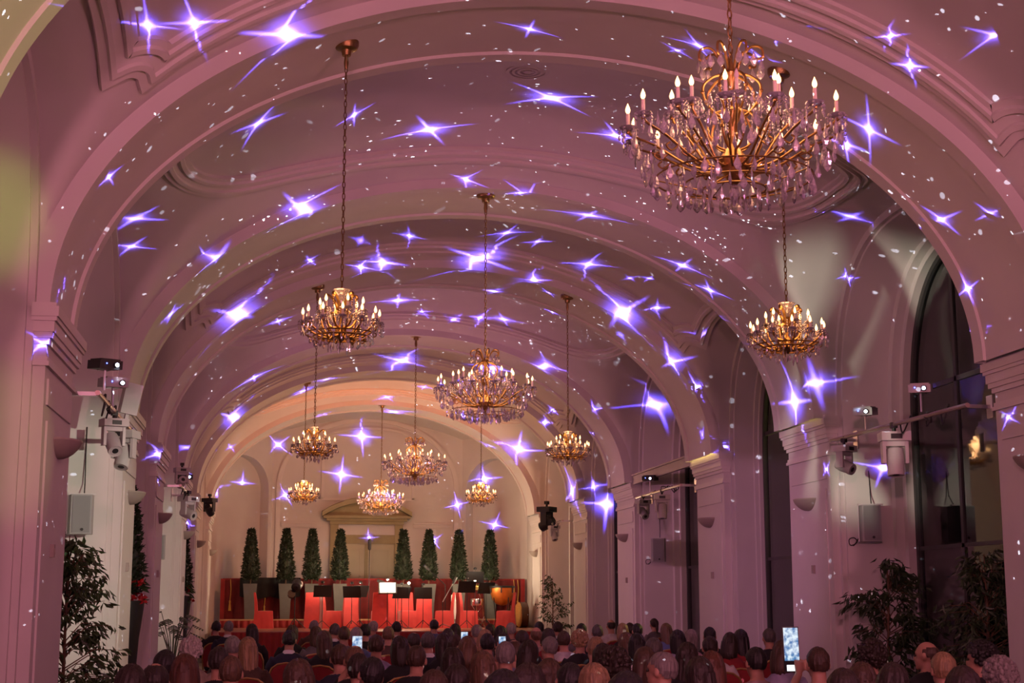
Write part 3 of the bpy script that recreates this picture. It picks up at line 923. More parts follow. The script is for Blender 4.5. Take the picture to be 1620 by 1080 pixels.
def projector(x, y, z, yaw, pitch, label, m_=None):
    t = thing('star_projector', label, 'projector', (x, y, z), yaw, 'star projectors on the light bars')
    b = MB(); b.box(-0.12, 0.12, -0.17, 0.17, -0.045, 0.045); b.box(-0.10, 0.10, -0.15, 0.15, 0.045, 0.06)
    bd = b.build('body', m_ or GREYPL, t); bd.rotation_euler = (pitch, 0, 0)
    l = MB(); l.lathe([(0.033, 0), (0.033, 0.03), (0.026, 0.03)], 12); o = l.build('lens_tube', BLACKPL, bd); o.location = (0.05, -0.17, 0); o.rotation_euler = (PI / 2, 0, 0)
    l = MB(); l.lathe([(0.024, 0.028), (0.012, 0.034), (0.001, 0.036)], 10); MBo = l.build('lens', LENS, bd); MBo.location = (0.05, -0.17, 0); MBo.rotation_euler = (PI / 2, 0, 0)
    o = MB().ball((-0.05, -0.172, 0.01), 0.007, 6, 5).build('status_light', BLUELED, bd)
    k = MB(); k.tube([(0, 0, -0.04), (0, 0, -0.26)], 0.013, 6); k.box(-0.06, 0.06, -0.06, 0.06, -0.055, -0.045); k.build('mount', STEEL, t)
    return t

light_bar(-4.40, 14.75, 18.6, 3.60, -4.72, 'steel light bar crowded with lamps across the blind niche nearest the viewer')
projector(-4.40, 16.0, 3.87, 0.35, 0.1, 'star projector with a glowing lens above the nearer niche-side light bar')
projector(-4.46, 15.75, 4.02, 0.5, 0.1, 'small upper projector at the edge of the nearest niche-side pier', BLACKPL)
moving_head(-4.40, 16.25, 3.54, 0.4, 2.3, 'pale moving-head lamp hanging first on the nearer niche-side light bar')
moving_head(-4.40, 17.35, 3.54, -0.3, 2.7, 'pale moving-head lamp hanging last on the nearer niche-side light bar', sc_=1.1)
MB_ = MB(); MB_.box(-0.10, 0.10, -0.05, 0.05, -0.16, 0.20); MB_.box(-0.02, 0.02, -0.02, 0.02, -0.3, -0.16)
o = MB_.build('wash_panel', HEADG); o.location = (-4.40, 17.8, 3.92); o.rotation_euler = (0.1, 0.15, 0.5)
tag(o, 'upright pale flood panel standing on the nearer niche-side light bar', 'stage lamp')
light_bar(-4.40, 27.0, 29.6, 3.62, -4.72, 'short steel light bar across the second wide blind niche')
projector(-4.42, 28.3, 3.88, 0.3, 0.1, 'star projector with blue light on the farther niche-side light bar', BLACKPL)
moving_head(-4.42, 27.6, 4.0, 0.3, 1.2, 'pale lamp head standing on the farther niche-side light bar')
moving_head(-4.35, 28.6, 3.56, 0.9, 1.9, 'pale lamp head hanging on the farther niche-side light bar', sc_=1.2)
light_bar(4.42, 14.75, 18.75, 3.67, 4.72, 'steel light bar across the widest window recess', 0.02)
projector(4.50, 17.75, 3.95, -0.6, 0.1, 'star projector with a glowing lens above the window-side light bar')
projector(4.42, 15.9, 3.98, -0.5, 0.1, 'star projector standing on the middle of the window-side light bar', HEADG)
moving_head(4.42, 18.3, 3.60, 0.6, 2.0, 'pale moving-head lamp hanging beside the loudspeaker on the window side', sc_=1.0)
moving_head(4.42, 16.7, 3.60, -0.2, 3.0, 'large white moving-head lamp hanging before the dark window glass', WHITEPL, 1.3)
light_bar(4.42, 26.3, 29.8, 3.68, 4.72, 'steel light bar across the farther wide window recess')
m = MB(); m.box(-0.03, 0.03, -2.2, 2.2, -0.10, 0.10); m.box(-0.06, 0.06, -2.2, 2.2, 0.07, 0.10)
for y in (-2.15, 2.15): m.box(-0.03, 0.5, y - 0.03, y + 0.03, -0.03, 0.03)
o = m.build('steel_beam', mat('pale_painted_steel', (0.42, 0.37, 0.38), 0.5)); o.location = (4.55, 28.3, 4.10)
tag(o, 'pale flat steel beam above the farther window-side light bar', 'beam')
projector(4.42, 28.6, 3.98, -0.5, 0.1, 'star projector with blue light on the farther window-side light bar', BLACKPL)
moving_head(4.42, 29.2, 3.62, 0.2, 2.2, 'dark moving-head lamp at the inner end of the farther window-side bar', GREYPL)
moving_head(4.42, 27.7, 3.62, -0.2, 3.0, 'pale moving-head lamp hanging from the farther window-side bar', HEADG, 1.15)
light_bar(4.36, 37.6, 40.6, 3.62, 4.72, 'light bar with black lamps beside the stage on the window side')
moving_head(4.25, 39.3, 4.10, 0.9, 1.1, 'big black profile lamp tilted on the light bar beside the stage', BLACKPL, 1.7)
moving_head(4.30, 38.5, 3.56, 0.2, 2.6, 'pale moving-head lamp under the black lamp beside the stage', HEADG)
moving_head(-4.30, 35.8, 4.0, -0.5, 0.9, 'black spot lamp on the pier beside the stage corner', BLACKPL, 1.1)

# ------------------------------------------------------------------ plants
BARK = mat('brown_bark', (0.16, 0.09, 0.05), 0.8, noise=0.3, nscale=20)
LEAFD = mat('dark_ficus_leaf', (0.035, 0.065, 0.022), 0.45, noise=0.5, nscale=6)
LEAFM = mat('mid_green_leaf', (0.05, 0.10, 0.03), 0.45, noise=0.5, nscale=6)
CONIFER = mat('dark_topiary_leaf', (0.018, 0.034, 0.012), 0.6, noise=0.5, nscale=9)
POTM = mat('dark_grey_planter', (0.10, 0.10, 0.095), 0.6, noise=0.1)
POTB = mat('black_planter', (0.015, 0.014, 0.014), 0.5)
REDFL = mat('red_flower', (0.45, 0.008, 0.012), 0.5, noise=0.4, nscale=20)
def leaf(m, p, d, l, w, rnd):
    d = Vector(d).normalized(); s = d.cross(Vector((rnd.uniform(-1, 1), rnd.uniform(-1, 1), rnd.uniform(-1, 1))))
    if s.length < 1e-4: s = Vector((1, 0, 0))
    s.normalize(); n = s.cross(d); p = Vector(p)
    m.add([p, p + d * l * 0.45 + s * w + n * l * 0.06, p + d * l + n * l * -0.12, p + d * l * 0.45 - s * w + n * l * 0.06], [(0, 1, 2), (0, 2, 3)])
def ficus(x, y, h, rad, label, seed, nb=46, ll=0.085, mt=None, pot=True, z=0, lean=0, low=0.35):
    rnd = random.Random(seed)
    t = thing('potted_ficus', label, 'plant', (x, y, z), 0, 'ficus trees in the hall')
    if pot:
        q = MB(); q.lathe([(0.15, 0), (0.19, 0.30), (0.20, 0.36), (0.17, 0.36), (0.16, 0.30)], 16); q.build('pot', POTM, t)
    tr = MB(); top = Vector((lean, 0, h * 0.97))
    tr.tube([(0, 0, 0.28), (lean * 0.2, 0.02, h * 0.4), (lean * 0.6, -0.02, h * 0.7), top], [0.022, 0.018, 0.013, 0.005], 6)
    fo = MB()
    for i in range(nb):
        f = low + (0.97 - low) * (i + rnd.random()) / nb; a = rnd.uniform(0, 2 * PI)
        shape = math.sin(PI * min(1, (f - low) / (1 - low) * 0.8 + 0.2)) ** 0.6
        r = rad * shape * rnd.uniform(0.55, 1.05)
        b0 = Vector((lean * f * 0.9, 0, h * (f - 0.10))); e = Vector((lean * f + r * math.cos(a), r * 0.85 * math.sin(a), h * f + rnd.uniform(-0.02, 0.10) - r * 0.25))
        mid = (b0 + e) / 2 + Vector((0, 0, 0.10))
        tr.tube([b0, mid, e], [0.007, 0.005, 0.002], 4)
        for j in range(22):
            u = rnd.uniform(0.35, 1.08); p = (b0 * (1 - u) ** 2 + mid * 2 * u * (1 - u) + e * u * u) + Vector((rnd.gauss(0, 0.045), rnd.gauss(0, 0.045), rnd.gauss(0, 0.03)))
            leaf(fo, p, (math.cos(a) * 0.5 + rnd.gauss(0, 0.6), math.sin(a) * 0.5 + rnd.gauss(0, 0.6), -0.7 + rnd.gauss(0, 0.35)), ll * rnd.uniform(0.8, 1.35), ll * 0.2, rnd)
    tr.build('trunk', BARK, t)
    o = fo.build('leaves', mt or LEAFD, t, smooth=False, fix=False); o['kind'] = 'stuff'
    return t
ficus(-4.72, 15.7, 2.35, 0.60, 'bushy green ficus in the nearest blind niche below a loudspeaker', 3, 110, mt=LEAFM, low=0.14, ll=0.1)
ficus(4.72, 17.9, 2.18, 0.62, 'open-branched ficus standing before the window pier below the loudspeaker', 5, 58, low=0.34, lean=0.05, ll=0.115)
ficus(4.90, 15.55, 2.2, 0.62, 'dense dark ficus in front of the widest window glass', 8, 95, low=0.2, ll=0.1)
ficus(4.22, 38.3, 2.30, 0.52, 'small ficus in a pot beside the stage, before the far window', 9, 34, mt=LEAFM, low=0.3)
# split-leaf plant
t = thing('split_leaf_plant', 'broad split-leaf plant in a pot under the farther niche loudspeaker', 'plant', (-4.45, 27.3, 0))
q = MB(); q.lathe([(0.16, 0), (0.21, 0.34), (0.22, 0.40), (0.18, 0.40)], 16); q.build('pot', POTM, t)
rnd = random.Random(4)
for i in range(16):
    a = rnd.uniform(0, 2 * PI); r = rnd.uniform(0.12, 0.42); z = rnd.uniform(0.95, 1.46)
    m = MB(); e = Vector((r * math.cos(a), r * math.sin(a), z)); m.tube([(0, 0, 0.36), (e.x * 0.4, e.y * 0.4, z * 0.7), e], [0.009, 0.008, 0.006], 5)
    u = Vector((math.cos(a), math.sin(a), -0.45)).normalized(); s = Vector((-math.sin(a), math.cos(a), 0)); L = rnd.uniform(0.2, 0.3)
    for j in range(5):                                    # lobes of one leaf
        for sg in (-1, 1):
            b = e + u * L * (j / 5); w = 0.11 * math.sin(PI * (j + 1.2) / 6.4) * L / 0.22
            m.add([b, b + u * L * 0.15, b + s * sg * w + u * L * 0.20 - Vector((0, 0, 0.02)), b + s * sg * w * 0.9 + u * L * 0.08 - Vector((0, 0, 0.015))], [(0, 1, 2, 3)])
    m.build('leaf', LEAFM, t, smooth=False)

def topiary_mesh(h, r, seed, n=1500):
    rnd = random.Random(seed); m = MB()
    m.lathe([(r * 0.4, 0.03), (r * 0.68, h * 0.12), (r * 0.64, h * 0.3), (r * 0.42, h * 0.65), (r * 0.12, h * 0.9), (0.01, h * 0.94)], 10)
    lump = [(rnd.uniform(0, 2 * PI), rnd.random(), rnd.uniform(-0.10, 0.16)) for _ in range(16)]
    for i in range(n):
        f = rnd.random() ** 1.1; a = rnd.uniform(0, 2 * PI)
        rr = r * (0.6 + 0.4 * min(1, f / 0.10)) * (1 - f ** 1.25 * 0.80) * rnd.uniform(0.70, 1.0)
        for la, lf, lv in lump:
            rr *= 1 + lv * math.exp(-((math.sin((a - la) / 2) * 3) ** 2) - ((f - lf) * 9) ** 2)
        leaf(m, (rr * math.cos(a), rr * math.sin(a), h * f), (math.cos(a) + rnd.gauss(0, .5), math.sin(a) + rnd.gauss(0, .5), 0.55 + rnd.gauss(0, .6)), 0.085 * rnd.uniform(0.7, 1.3), 0.02, rnd)
    for i in range(16): leaf(m, (rnd.gauss(0, .02), rnd.gauss(0, .02), h * rnd.uniform(0.9, 0.98)), (rnd.gauss(0, .35), rnd.gauss(0, .35), 1), 0.12, 0.02, rnd)
    return m.mesh('topiary_foliage', CONIFER, smooth=False, fix=False)
TOP = [topiary_mesh(1.45, 0.27, i) for i in (1, 2, 3)]
def topiary(x, y, z, label, i, planter=None, flowers=False, sc_=1.0):
    t = thing('potted_topiary', label, 'topiary', (x, y, z), 0, 'slim cone topiaries')
    m = MB(); hp = 1.02
    if planter: m.lathe([(0.19, 0), (0.22, 0.5), (0.285, hp), (0.265, hp), (0.25, hp - 0.06)], 4 if planter == POTM else 12); 
    o = m.build('planter', planter, t); o.rotation_euler = (0, 0, PI / 4)
    MB().tube([(0, 0, hp - 0.08), (0.01, 0, hp + 0.16)], 0.022, 6).build('trunk', BARK, t)
    o = put('foliage', TOP[i % 3], t, (0, 0, hp + 0.10), i * 1.3, sc_); o['kind'] = 'stuff'
    if flowers:
        rnd = random.Random(i); g = MB(); f = MB()
        for k in range(26):
            a = rnd.uniform(0, 2 * PI); r = rnd.uniform(0.14, 0.30); zz = hp + rnd.uniform(-0.12, 0.32)
            for j in range(7): leaf(f, (r * math.cos(a), r * math.sin(a), zz), (rnd.gauss(0, 1), rnd.gauss(0, 1), rnd.gauss(0, 1)), 0.075, 0.03, rnd)
        for k in range(40):
            a = rnd.uniform(0, 2 * PI); leaf(g, (0.2 * math.cos(a), 0.2 * math.sin(a), hp + rnd.uniform(-0.05, 0.3)), (math.cos(a), math.sin(a), rnd.uniform(-1, 0.2)), 0.17, 0.035, rnd)
        q = f.build('red_blooms', REDFL, t, smooth=False, fix=False); q['kind'] = 'stuff'
        q = g.build('flower_leaves', LEAFM, t, smooth=False, fix=False); q['kind'] = 'stuff'
    return t
topiary(-4.78, 22.05, 0.62, 'tall topiary with red flowers behind the second niche-side pier', 1, POTB, True)
topiary(-4.78, 33.6, 0.72, 'tall topiary with red flowers behind the fourth niche-side pier', 2, POTB, True)
for yy, ht, lb in ((22.05, 0.62, 'nearer'), (33.6, 0.72, 'farther')):
    m = MB(); m.lathe([(0.24, 0), (0.24, 0.05), (0.13, 0.10), (0.12, ht - 0.06), (0.24, ht - 0.03), (0.24, ht)], 14)
    o = m.build('plant_pedestal', POTB); o.location = (-4.78, yy, 0)
    tag(o, 'black pedestal under the %s topiary with red flowers' % lb, 'pedestal')

_before = set(bpy.data.objects)

# ------------------------------------------------------------------ stage
SZ = 0.88
STAGEM = mat('red_brown_stage_boards', (0.34, 0.12, 0.07), 0.35, noise=0.3, nscale=5, stretch=(1, 8, 1))
VELVET = mat('red_velvet', (0.30, 0.010, 0.012), 0.75, noise=0.25, nscale=5, sheen=0.3)
VELVETD = mat('dark_red_velvet', (0.16, 0.006, 0.008), 0.8, noise=0.25, nscale=5, sheen=0.2)
COVER = mat('red_chair_cover', (0.50, 0.030, 0.030), 0.7, noise=0.15, nscale=6, sheen=0.3)
BLACKCL = mat('black_cloth', (0.012, 0.011, 0.011), 0.85, noise=0.3, nscale=6)
def pleats(m, x0, x1, y, z0, z1, amp=0.03, pitch=0.16, th=0.0):
    n = int((x1 - x0) / pitch * 6); rows = []
    for z, k in ((z0, 1.0), ((z0 + z1) / 2, 0.9), (z1, 0.5)):
        rows.append([(x0 + (x1 - x0) * i / n, y + amp * k * math.sin(2 * PI * i / 6 + 0.4 * math.sin(i * 0.7)), z) for i in range(n + 1)])
    rows += [[(x, y + 0.06, z1) for x, _, _ in rows[0]], [(x, y + 0.06, z0) for x, _, _ in rows[0]]]
    m.grid(rows)
st = thing('stage', 'low wooden stage with a red pleated skirt under the orchestra', 'stage', (0, 0, 0))
m = MB()
m.box(-4.28, 4.52, 38.6, 44.03, SZ - 0.06, SZ); m.box(-4.2, 4.45, 38.7, 44.02, 0, SZ - 0.06)
m.build('platform', STAGEM, st)
m = MB(); pleats(m, -4.28, 4.5, 38.56, 0.02, SZ - 0.02); m.build('stage_skirt', VELVET, st)
st = thing('stage_riser', 'low rear riser with a red pleated front under the topiaries', 'riser', (0, 0, 0))
m = MB(); m.box(-4.30, 4.55, 44.16, 45.34, 0, 1.10); m.build('deck', STAGEM, st)
m = MB(); pleats(m, -4.30, 4.5, 44.09, SZ, 1.08, 0.03, 0.18); m.build('riser_skirt', VELVET, st)
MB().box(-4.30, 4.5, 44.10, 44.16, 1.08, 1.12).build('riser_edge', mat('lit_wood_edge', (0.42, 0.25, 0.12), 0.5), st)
# red velvet screen behind the orchestra
t = thing('velvet_screen', 'long low red velvet screen with gold ropes behind the topiaries', 'screen', (0, 46.12, 1.10))
m = MB(); pleats(m, -4.20, 4.62, 0.0, 0.0, 1.15, 0.025, 0.30); m.build('curtain', VELVETD, t)
MB().box(-4.24, 4.66, 0.0, 0.06, 1.13, 1.18).build('top_rail', VELVET, t)
for x in (-4.24, 4.60):
    MB().box(x - 0.06, x + 0.06, -0.05, 0.07, 0, 1.17).build('end_post', VELVET, t)
ROPE = mat('gold_rope', (0.55, 0.34, 0.06), 0.5)
for x, z in ((-4.02, 1.15), (-3.03, 1.0), (4.32, 1.15), (4.44, 1.15)):
    m = MB(); m.tube(curve([(x, -0.06, z), (x + 0.02, -0.07, z - 0.3), (x, -0.06, z - 0.62)], 5), 0.014, 6); m.lathe([(0.016, z - 0.60), (0.03, z - 0.64), (0.024, z - 0.68), (0.045, z - 0.9)], 8, (x, -0.06, 0))
    m.build('rope_tassel', ROPE, t)
m = MB(); rows = []
for z, y in ((1.20, -0.05), (1.20, -0.10), (0.95, -0.12), (0.66, -0.12)):
    rows.append([(-3.75 + 1.75 * i / 40, y - 0.02 * math.sin(i * 0.9), z - (0.08 * abs(math.sin(PI * i / 20)) if z < 0.7 else 0)) for i in range(41)])
m.grid(rows); o = m.build('black_drape', BLACKCL); o.location = (0, 46.12, 1.10)
tag(o, 'black cloth swag hung over the red screen behind two planters', 'drape')

for i, (x, lb) in enumerate(((-3.51, 'first'), (-2.48, 'second'), (-1.72, 'third'), (-0.89, 'fourth'), (0.99, 'fifth'), (1.76, 'sixth'), (2.66, 'seventh'), (3.61, 'eighth'))):
    topiary(x, 45.62, 1.10, '%s of eight slim topiaries behind the orchestra, counted from the niche side' % lb, i, POTM)

# covered chairs
def cover_chair():
    t = thing('covered_chair', 'red covered chair', 'chair', (0, 0, 0), 0, 'red covered orchestra chairs')
    # faces -y ; seat height .47
    b = MB()
    def ring(z, w, d, y): return [(-w, y - d, z), (w, y - d, z), (w, y + d, z), (-w, y + d, z)]
    rows = [ring(0.0, 0.25, 0.05, 0.25), ring(0.45, 0.225, 0.045, 0.22), ring(0.7, 0.215, 0.04, 0.235), ring(0.96, 0.205, 0.03, 0.27), ring(0.985, 0.19, 0.015, 0.275)]
    b.grid(rows, True); b.add(rows[-1], [(0, 1, 2, 3)])
    b.build('back_cover', COVER, t)
    s = MB(); rows = []
    for z, k in ((0.0, 1.10), (0.22, 1.03), (0.44, 1.0), (0.475, 0.95), (0.48, 0.5)):
        pts = []
        for i in range(40):
            a = i / 40 * 4; e = int(a); u = a - e
            c = [(-1, -1), (1, -1), (1, 1), (-1, 1), (-1, -1)]
            px = c[e][0] + (c[e + 1][0] - c[e][0]) * u; py = c[e][1] + (c[e + 1][1] - c[e][1]) * u
            w = 1 + (0.035 * math.sin(i * 1.9) * (0.44 - z) / 0.44 if z < 0.44 else 0)
            pts.append((px * 0.225 * k * w, py * 0.22 * k * w - 0.02, z))
        rows.append(pts)
    s.grid(rows, True); s.add(rows[-1], [tuple(range(40))])
    s.build('seat_cover', COVER, t)
    return t
ch0 = cover_chair()
for i, (x, y, rz, lb) in enumerate(((-3.06, 43.9, PI / 2, 'red covered chair standing alone before the planters on the niche side'),
        (-1.70, 44.2, PI, 'red covered chair seen from behind below the third topiary'),
        (-1.20, 43.8, PI / 2 + 0.2, 'red covered chair facing the middle, below the third and fourth topiaries'),
        (-0.72, 44.2, PI + 0.4, 'red covered chair with a broad back below the fourth topiary'),
        (0.18, 43.6, PI, 'red covered chair with its back to the audience behind the brightest desk'),
        (0.56, 44.6, PI - 0.2, 'red covered chair half hidden under the door near two desks'),
        (1.00, 44.2, 0.1, 'red covered chair facing out below the fifth topiary'),
        (1.50, 44.5, PI, 'low red covered chair between the fifth and sixth topiaries'),
        (2.04, 43.8, -PI / 2 - 0.15, 'red covered chair facing the middle below the sixth and seventh topiaries'),
        (2.72, 43.9, PI / 2 + 0.15, 'red covered chair below the seventh topiary beside a white panel'),
        (3.80, 43.7, -PI / 2 - 0.2, 'red covered chair in front of the copper timpani'))):
    o = ch0 if i == 0 else copy_tree(ch0)
    o.location = (x, y, SZ); o.rotation_euler = (0, 0, rz); o['label'] = lb

# music desks with clip lamps
LAMPON = mat('lit_desk_lamp', (1, 0.95, 0.85), 0.3, emit=(1.0, 0.80, 0.50), estr=25.0)
LAMPON.cycles.emission_sampling = 'NONE'
PAPER = mat('sheet_music', (0.80, 0.78, 0.72), 0.7)
def desk(x, y, h, rz, label, power=0, wide=0.25, paper=True, tilt=0.45):
    t = thing('music_stand', label, 'music stand', (x, y, SZ), rz, 'music stands of the orchestra')
    m = MB()
    m.tube([(0, 0, 0.12), (0, 0, h - 0.16)], 0.011, 6); m.build('pole', BLACK, t)
    for i in range(3):
        a = 2 * PI * i / 3 + 0.4
        MB().tube([(0, 0, 0.22), (0.26 * math.cos(a), 0.26 * math.sin(a), 0.012)], 0.009, 5).build('leg', BLACK, t)
    d = MB(); d.box(-wide, wide, -0.006, 0.006, -0.17, 0.17); d.box(-wide, wide, -0.006, 0.05, -0.18, -0.165)
    dk = d.build('desk', BLACK, t); dk.location = (0, 0, h); dk.rotation_euler = (tilt, 0, 0)
    if paper:
        p = MB()
        for sx in (-1, 1): p.box(min(0.01 * sx, 0.21 * sx), max(0.01 * sx, 0.21 * sx), 0.007, 0.010, -0.14, 0.15)
        p.build('sheet_music', PAPER, dk)
    if power:
        c = MB(); c.tube(curve([(0, -0.004, 0.16), (0, 0.0, 0.24), (0, 0.06, 0.27), (0, 0.10, 0.235)], 5), 0.006, 5); c.build('lamp_arm', BLACK, dk)
        s = MB(); s.lathe([(0.05, -0.03), (0.045, 0.0), (0.015, 0.02)], 10, (0, 0.10, 0.235)); s.build('lamp_shade', BLACK, dk)
        b = MB(); b.ball((0, 0.10, 0.212), 0.025, 8, 6); b.build('lamp_bulb', LAMPON, dk)
        z = SZ + h + 0.17
        lamp('desk_lamp_light', 'POINT', (x - 0.10 * math.sin(rz), y + 0.10 * math.cos(rz), z), (1.0, 0.78, 0.5), power, 0.04)
    return t
DESKS = ((-1.45, 43.3, 1.02, 0.1, 'black music stand with a small lamp below the third topiary', 27), (-0.62, 43.5, 1.0, -0.2, 'black music stand with a lamp between the fourth topiary and the door', 27),
         (-0.36, 44.0, 1.02, 0.5, 'black music stand turned sideways beside the tall microphone', 16), (0.35, 43.0, 1.10, PI, 'brightly lit open music stand in the centre of the orchestra', 77),
         (0.78, 43.4, 0.98, 0.2, 'black music stand with crossed ribs below the fifth topiary', 21), (1.42, 43.7, 0.97, -0.1, 'wide black music stand with a lamp below the sixth topiary', 21),
         (2.62, 43.2, 1.14, 0.1, 'tall black music stand in front of the white panel', 21), (2.98, 44.2, 1.42, -0.1, 'highest music stand with a twin lamp between the seventh and eighth topiaries', 21),
         (3.35, 44.5, 1.12, 0.3, 'black music stand beside the timpani', 21))
for x, y, h, rz, lb, pw in DESKS: desk(x, y, h, rz, lb, pw, paper=True, tilt=0.45)
# bare starburst lamps on thin stands
def bare_lamp(x, y, z, label, power):
    t = thing('lamp_stand', label, 'lamp', (x, y, SZ))
    MB().tube([(0, 0, 0.02), (0, 0, z - SZ - 0.03)], 0.008, 6).build('pole', BLACK, t)
    MB().lathe([(0.12, 0), (0.12, 0.015), (0.012, 0.03)], 12).build('foot', BLACK, t)
    MB().ball((0, 0, z - SZ), 0.035, 10, 8).build('bulb', LAMPON, t)
    lamp('bare_bulb_light', 'POINT', (x, y - 0.06, z), (1.0, 0.80, 0.52), power, 0.04)
bare_lamp(0.98, 43.35, 2.12, 'dazzling bare bulb above the desks below the fifth topiary', 26)
bare_lamp(2.90, 43.6, 2.17, 'dazzling bare bulb above the shiny hardware below the seventh topiary', 28)

def mic_stand(x, y, h, label, boom=None):
    t = thing('microphone_stand', label, 'microphone', (x, y, SZ))
    MB().tube([(0, 0, 0.02), (0, 0, h)], 0.011, 6).build('pole', BLACK, t)
    for i in range(3):
        a = 2 * PI * i / 3; MB().tube([(0, 0, 0.12), (0.28 * math.cos(a), 0.28 * math.sin(a), 0.01)], 0.009, 5).build('leg', BLACK, t)
    if boom:
        m = MB(); m.tube([(0, 0, h), boom], 0.012, 6); m.build('boom', BLACK if h > 1 else STEEL, t)
        e = Vector(boom); d = (e - Vector((0, 0, h))).normalized()
        MB().tube([e, e + d * 0.10, e + d * 0.22], [0.03, 0.045, 0.04], 10).build('microphone', BLACKPL, t)
    else:
        MB().lathe([(0.02, h), (0.045, h + 0.03), (0.05, h + 0.22), (0.045, h + 0.30), (0.015, h + 0.33)], 12).build('microphone', BLACKPL, t)
mic_stand(-0.08, 44.6, 2.18, 'very tall microphone stand in front of the cream double door')
mic_stand(2.15, 44.6, 1.20, 'microphone on a long black boom below the sixth topiary', (-0.50, -0.3, 1.62))
mic_stand(1.95, 43.4, 0.72, 'slanting pale boom stand beside the chair below the seventh topiary', (0.28, 0, 1.22))
mic_stand(0.62, 43.6, 1.15, 'thin microphone stand leaning among the central desks', (-0.3, 0.1, 1.25))
# black lamp on stand
t = thing('stage_spotlight', 'black round spotlight on a pole in front of the second topiary', 'spotlight', (-2.22, 43.0, SZ))
MB().tube([(0, 0, 0.02), (0, 0, 1.1)], 0.016, 6).build('pole', BLACK, t)
for i in range(3):
    a = 2 * PI * i / 3; MB().tube([(0, 0, 0.3), (0.30 * math.cos(a), 0.30 * math.sin(a), 0.01)], 0.011, 5).build('leg', BLACK, t)
m = MB(); m.lathe([(0.06, -0.16), (0.13, -0.12), (0.15, 0.04), (0.155, 0.12), (0.13, 0.12)], 14); o = m.build('lamp_housing', BLACK, t); o.location = (0.04, 0, 1.16); o.rotation_euler = (-1.1, 0.4, 0)
m = MB(); m.lathe([(0.07, -0.10), (0.10, -0.06), (0.11, 0.06), (0.09, 0.06)], 12); o = m.build('lower_lamp', BLACK, t); o.location = (-0.10, 0, 0.93); o.rotation_euler = (1.2, 0.3, 0)
m = MB(); m.tube(curve([(0.1, 0, 1.22), (0.17, 0, 1.26), (0.19, 0, 1.18), (0.14, 0, 1.10)], 5), 0.022, 6); m.build('barn_door_rim', mat('lit_white_rim', (0.8, 0.78, 0.74), 0.4), t)
# timpani
COPPERB = mat('copper_kettle', (0.72, 0.22, 0.04), 0.3, metal=0.55, noise=0.15)
t = thing('timpani', 'copper kettle drum with a dark rim on the window side of the stage', 'drum', (3.82, 45.0 - 0.5, SZ))
m = MB(); m.lathe([(0.05, 0.62), (0.18, 0.66), (0.28, 0.78), (0.335, 0.95), (0.345, 1.10), (0.34, 1.13)], 24); m.build('kettle', COPPERB, t)
MB().lathe([(0.36, 1.12), (0.375, 1.13), (0.375, 1.17), (0.34, 1.18), (0.01, 1.181)], 24).build('rim', BLACK, t)
for i in range(6):
    a = 2 * PI * i / 6 + 0.3; m = MB(); m.tube([(0.37 * math.cos(a), 0.37 * math.sin(a), 1.14), (0.36 * math.cos(a), 0.36 * math.sin(a), 0.98)], 0.018, 6); m.build('tension_lug', BLACK, t)
for i in range(4):
    a = 2 * PI * i / 4 + 0.5; MB().tube([(0.30 * math.cos(a), 0.30 * math.sin(a), 0.85), (0.24 * math.cos(a), 0.24 * math.sin(a), 0.2), (0.30 * math.cos(a), 0.30 * math.sin(a), 0.012)], 0.014, 6).build('leg', BLACK, t)
# double bass lying on its side, body towards the audience
WOODF = mat('honey_spruce_front', (0.62, 0.30, 0.09), 0.35, noise=0.2, nscale=4, stretch=(1, 1, 12))
WOODS = mat('dark_maple_ribs', (0.10, 0.035, 0.012), 0.3, noise=0.3)
t = thing('double_bass', 'double bass lying on its side beside the timpani chair', 'instrument', (4.28, 44.5, SZ + 0.36), 0)
hw = [(-0.62, 0.02), (-0.60, 0.20), (-0.50, 0.32), (-0.36, 0.36), (-0.18, 0.30), (-0.02, 0.21), (0.12, 0.20), (0.24, 0.26), (0.36, 0.26), (0.46, 0.17), (0.50, 0.05)]
def outline_bass(k): return [(u * k, w * k) for u, w in hw] + [(u * k, -w * k) for u, w in reversed(hw)]
O = outline_bass(1.0); ang = math.radians(70)
def BP(u, w, d):   # long axis runs away from the audience, belly faces the middle of the stage
    return (d * 0.96 - u * 0.22, u * 0.97 + d * 0.2, w)
m = MB(); n = len(O); vs = [BP(u, w, -0.10) for u, w in O] + [BP(u, w, 0.10) for u, w in O]
m.add(vs, [(i, (i + 1) % n, (i + 1) % n + n, i + n) for i in range(n)]); m.build('ribs', WOODS, t)
m = MB(); m.add([BP(u, w, -0.11) for u, w in O] + [BP(0, 0, -0.15)], [(i, (i + 1) % n, n) for i in range(n)]); m.build('front_table', WOODF, t)
m = MB(); m.add([BP(u, w, 0.11) for u, w in O] + [BP(0, 0, 0.13)], [(i, (i + 1) % n, n) for i in range(n)]); m.build('back_table', WOODS, t)
m = MB(); m.tube([BP(0.48, 0, -0.10), BP(0.95, 0, -0.11), BP(1.15, 0, -0.08)], [0.035, 0.025, 0.03], 6); m.build('neck', WOODS, t)
m = MB(); m.tube([BP(-0.60, 0, 0), BP(-0.78, 0, 0)], 0.010, 6); m.ball(BP(-0.78, 0, 0), 0.02, 6, 5); m.build('endpin', CHROME, t)
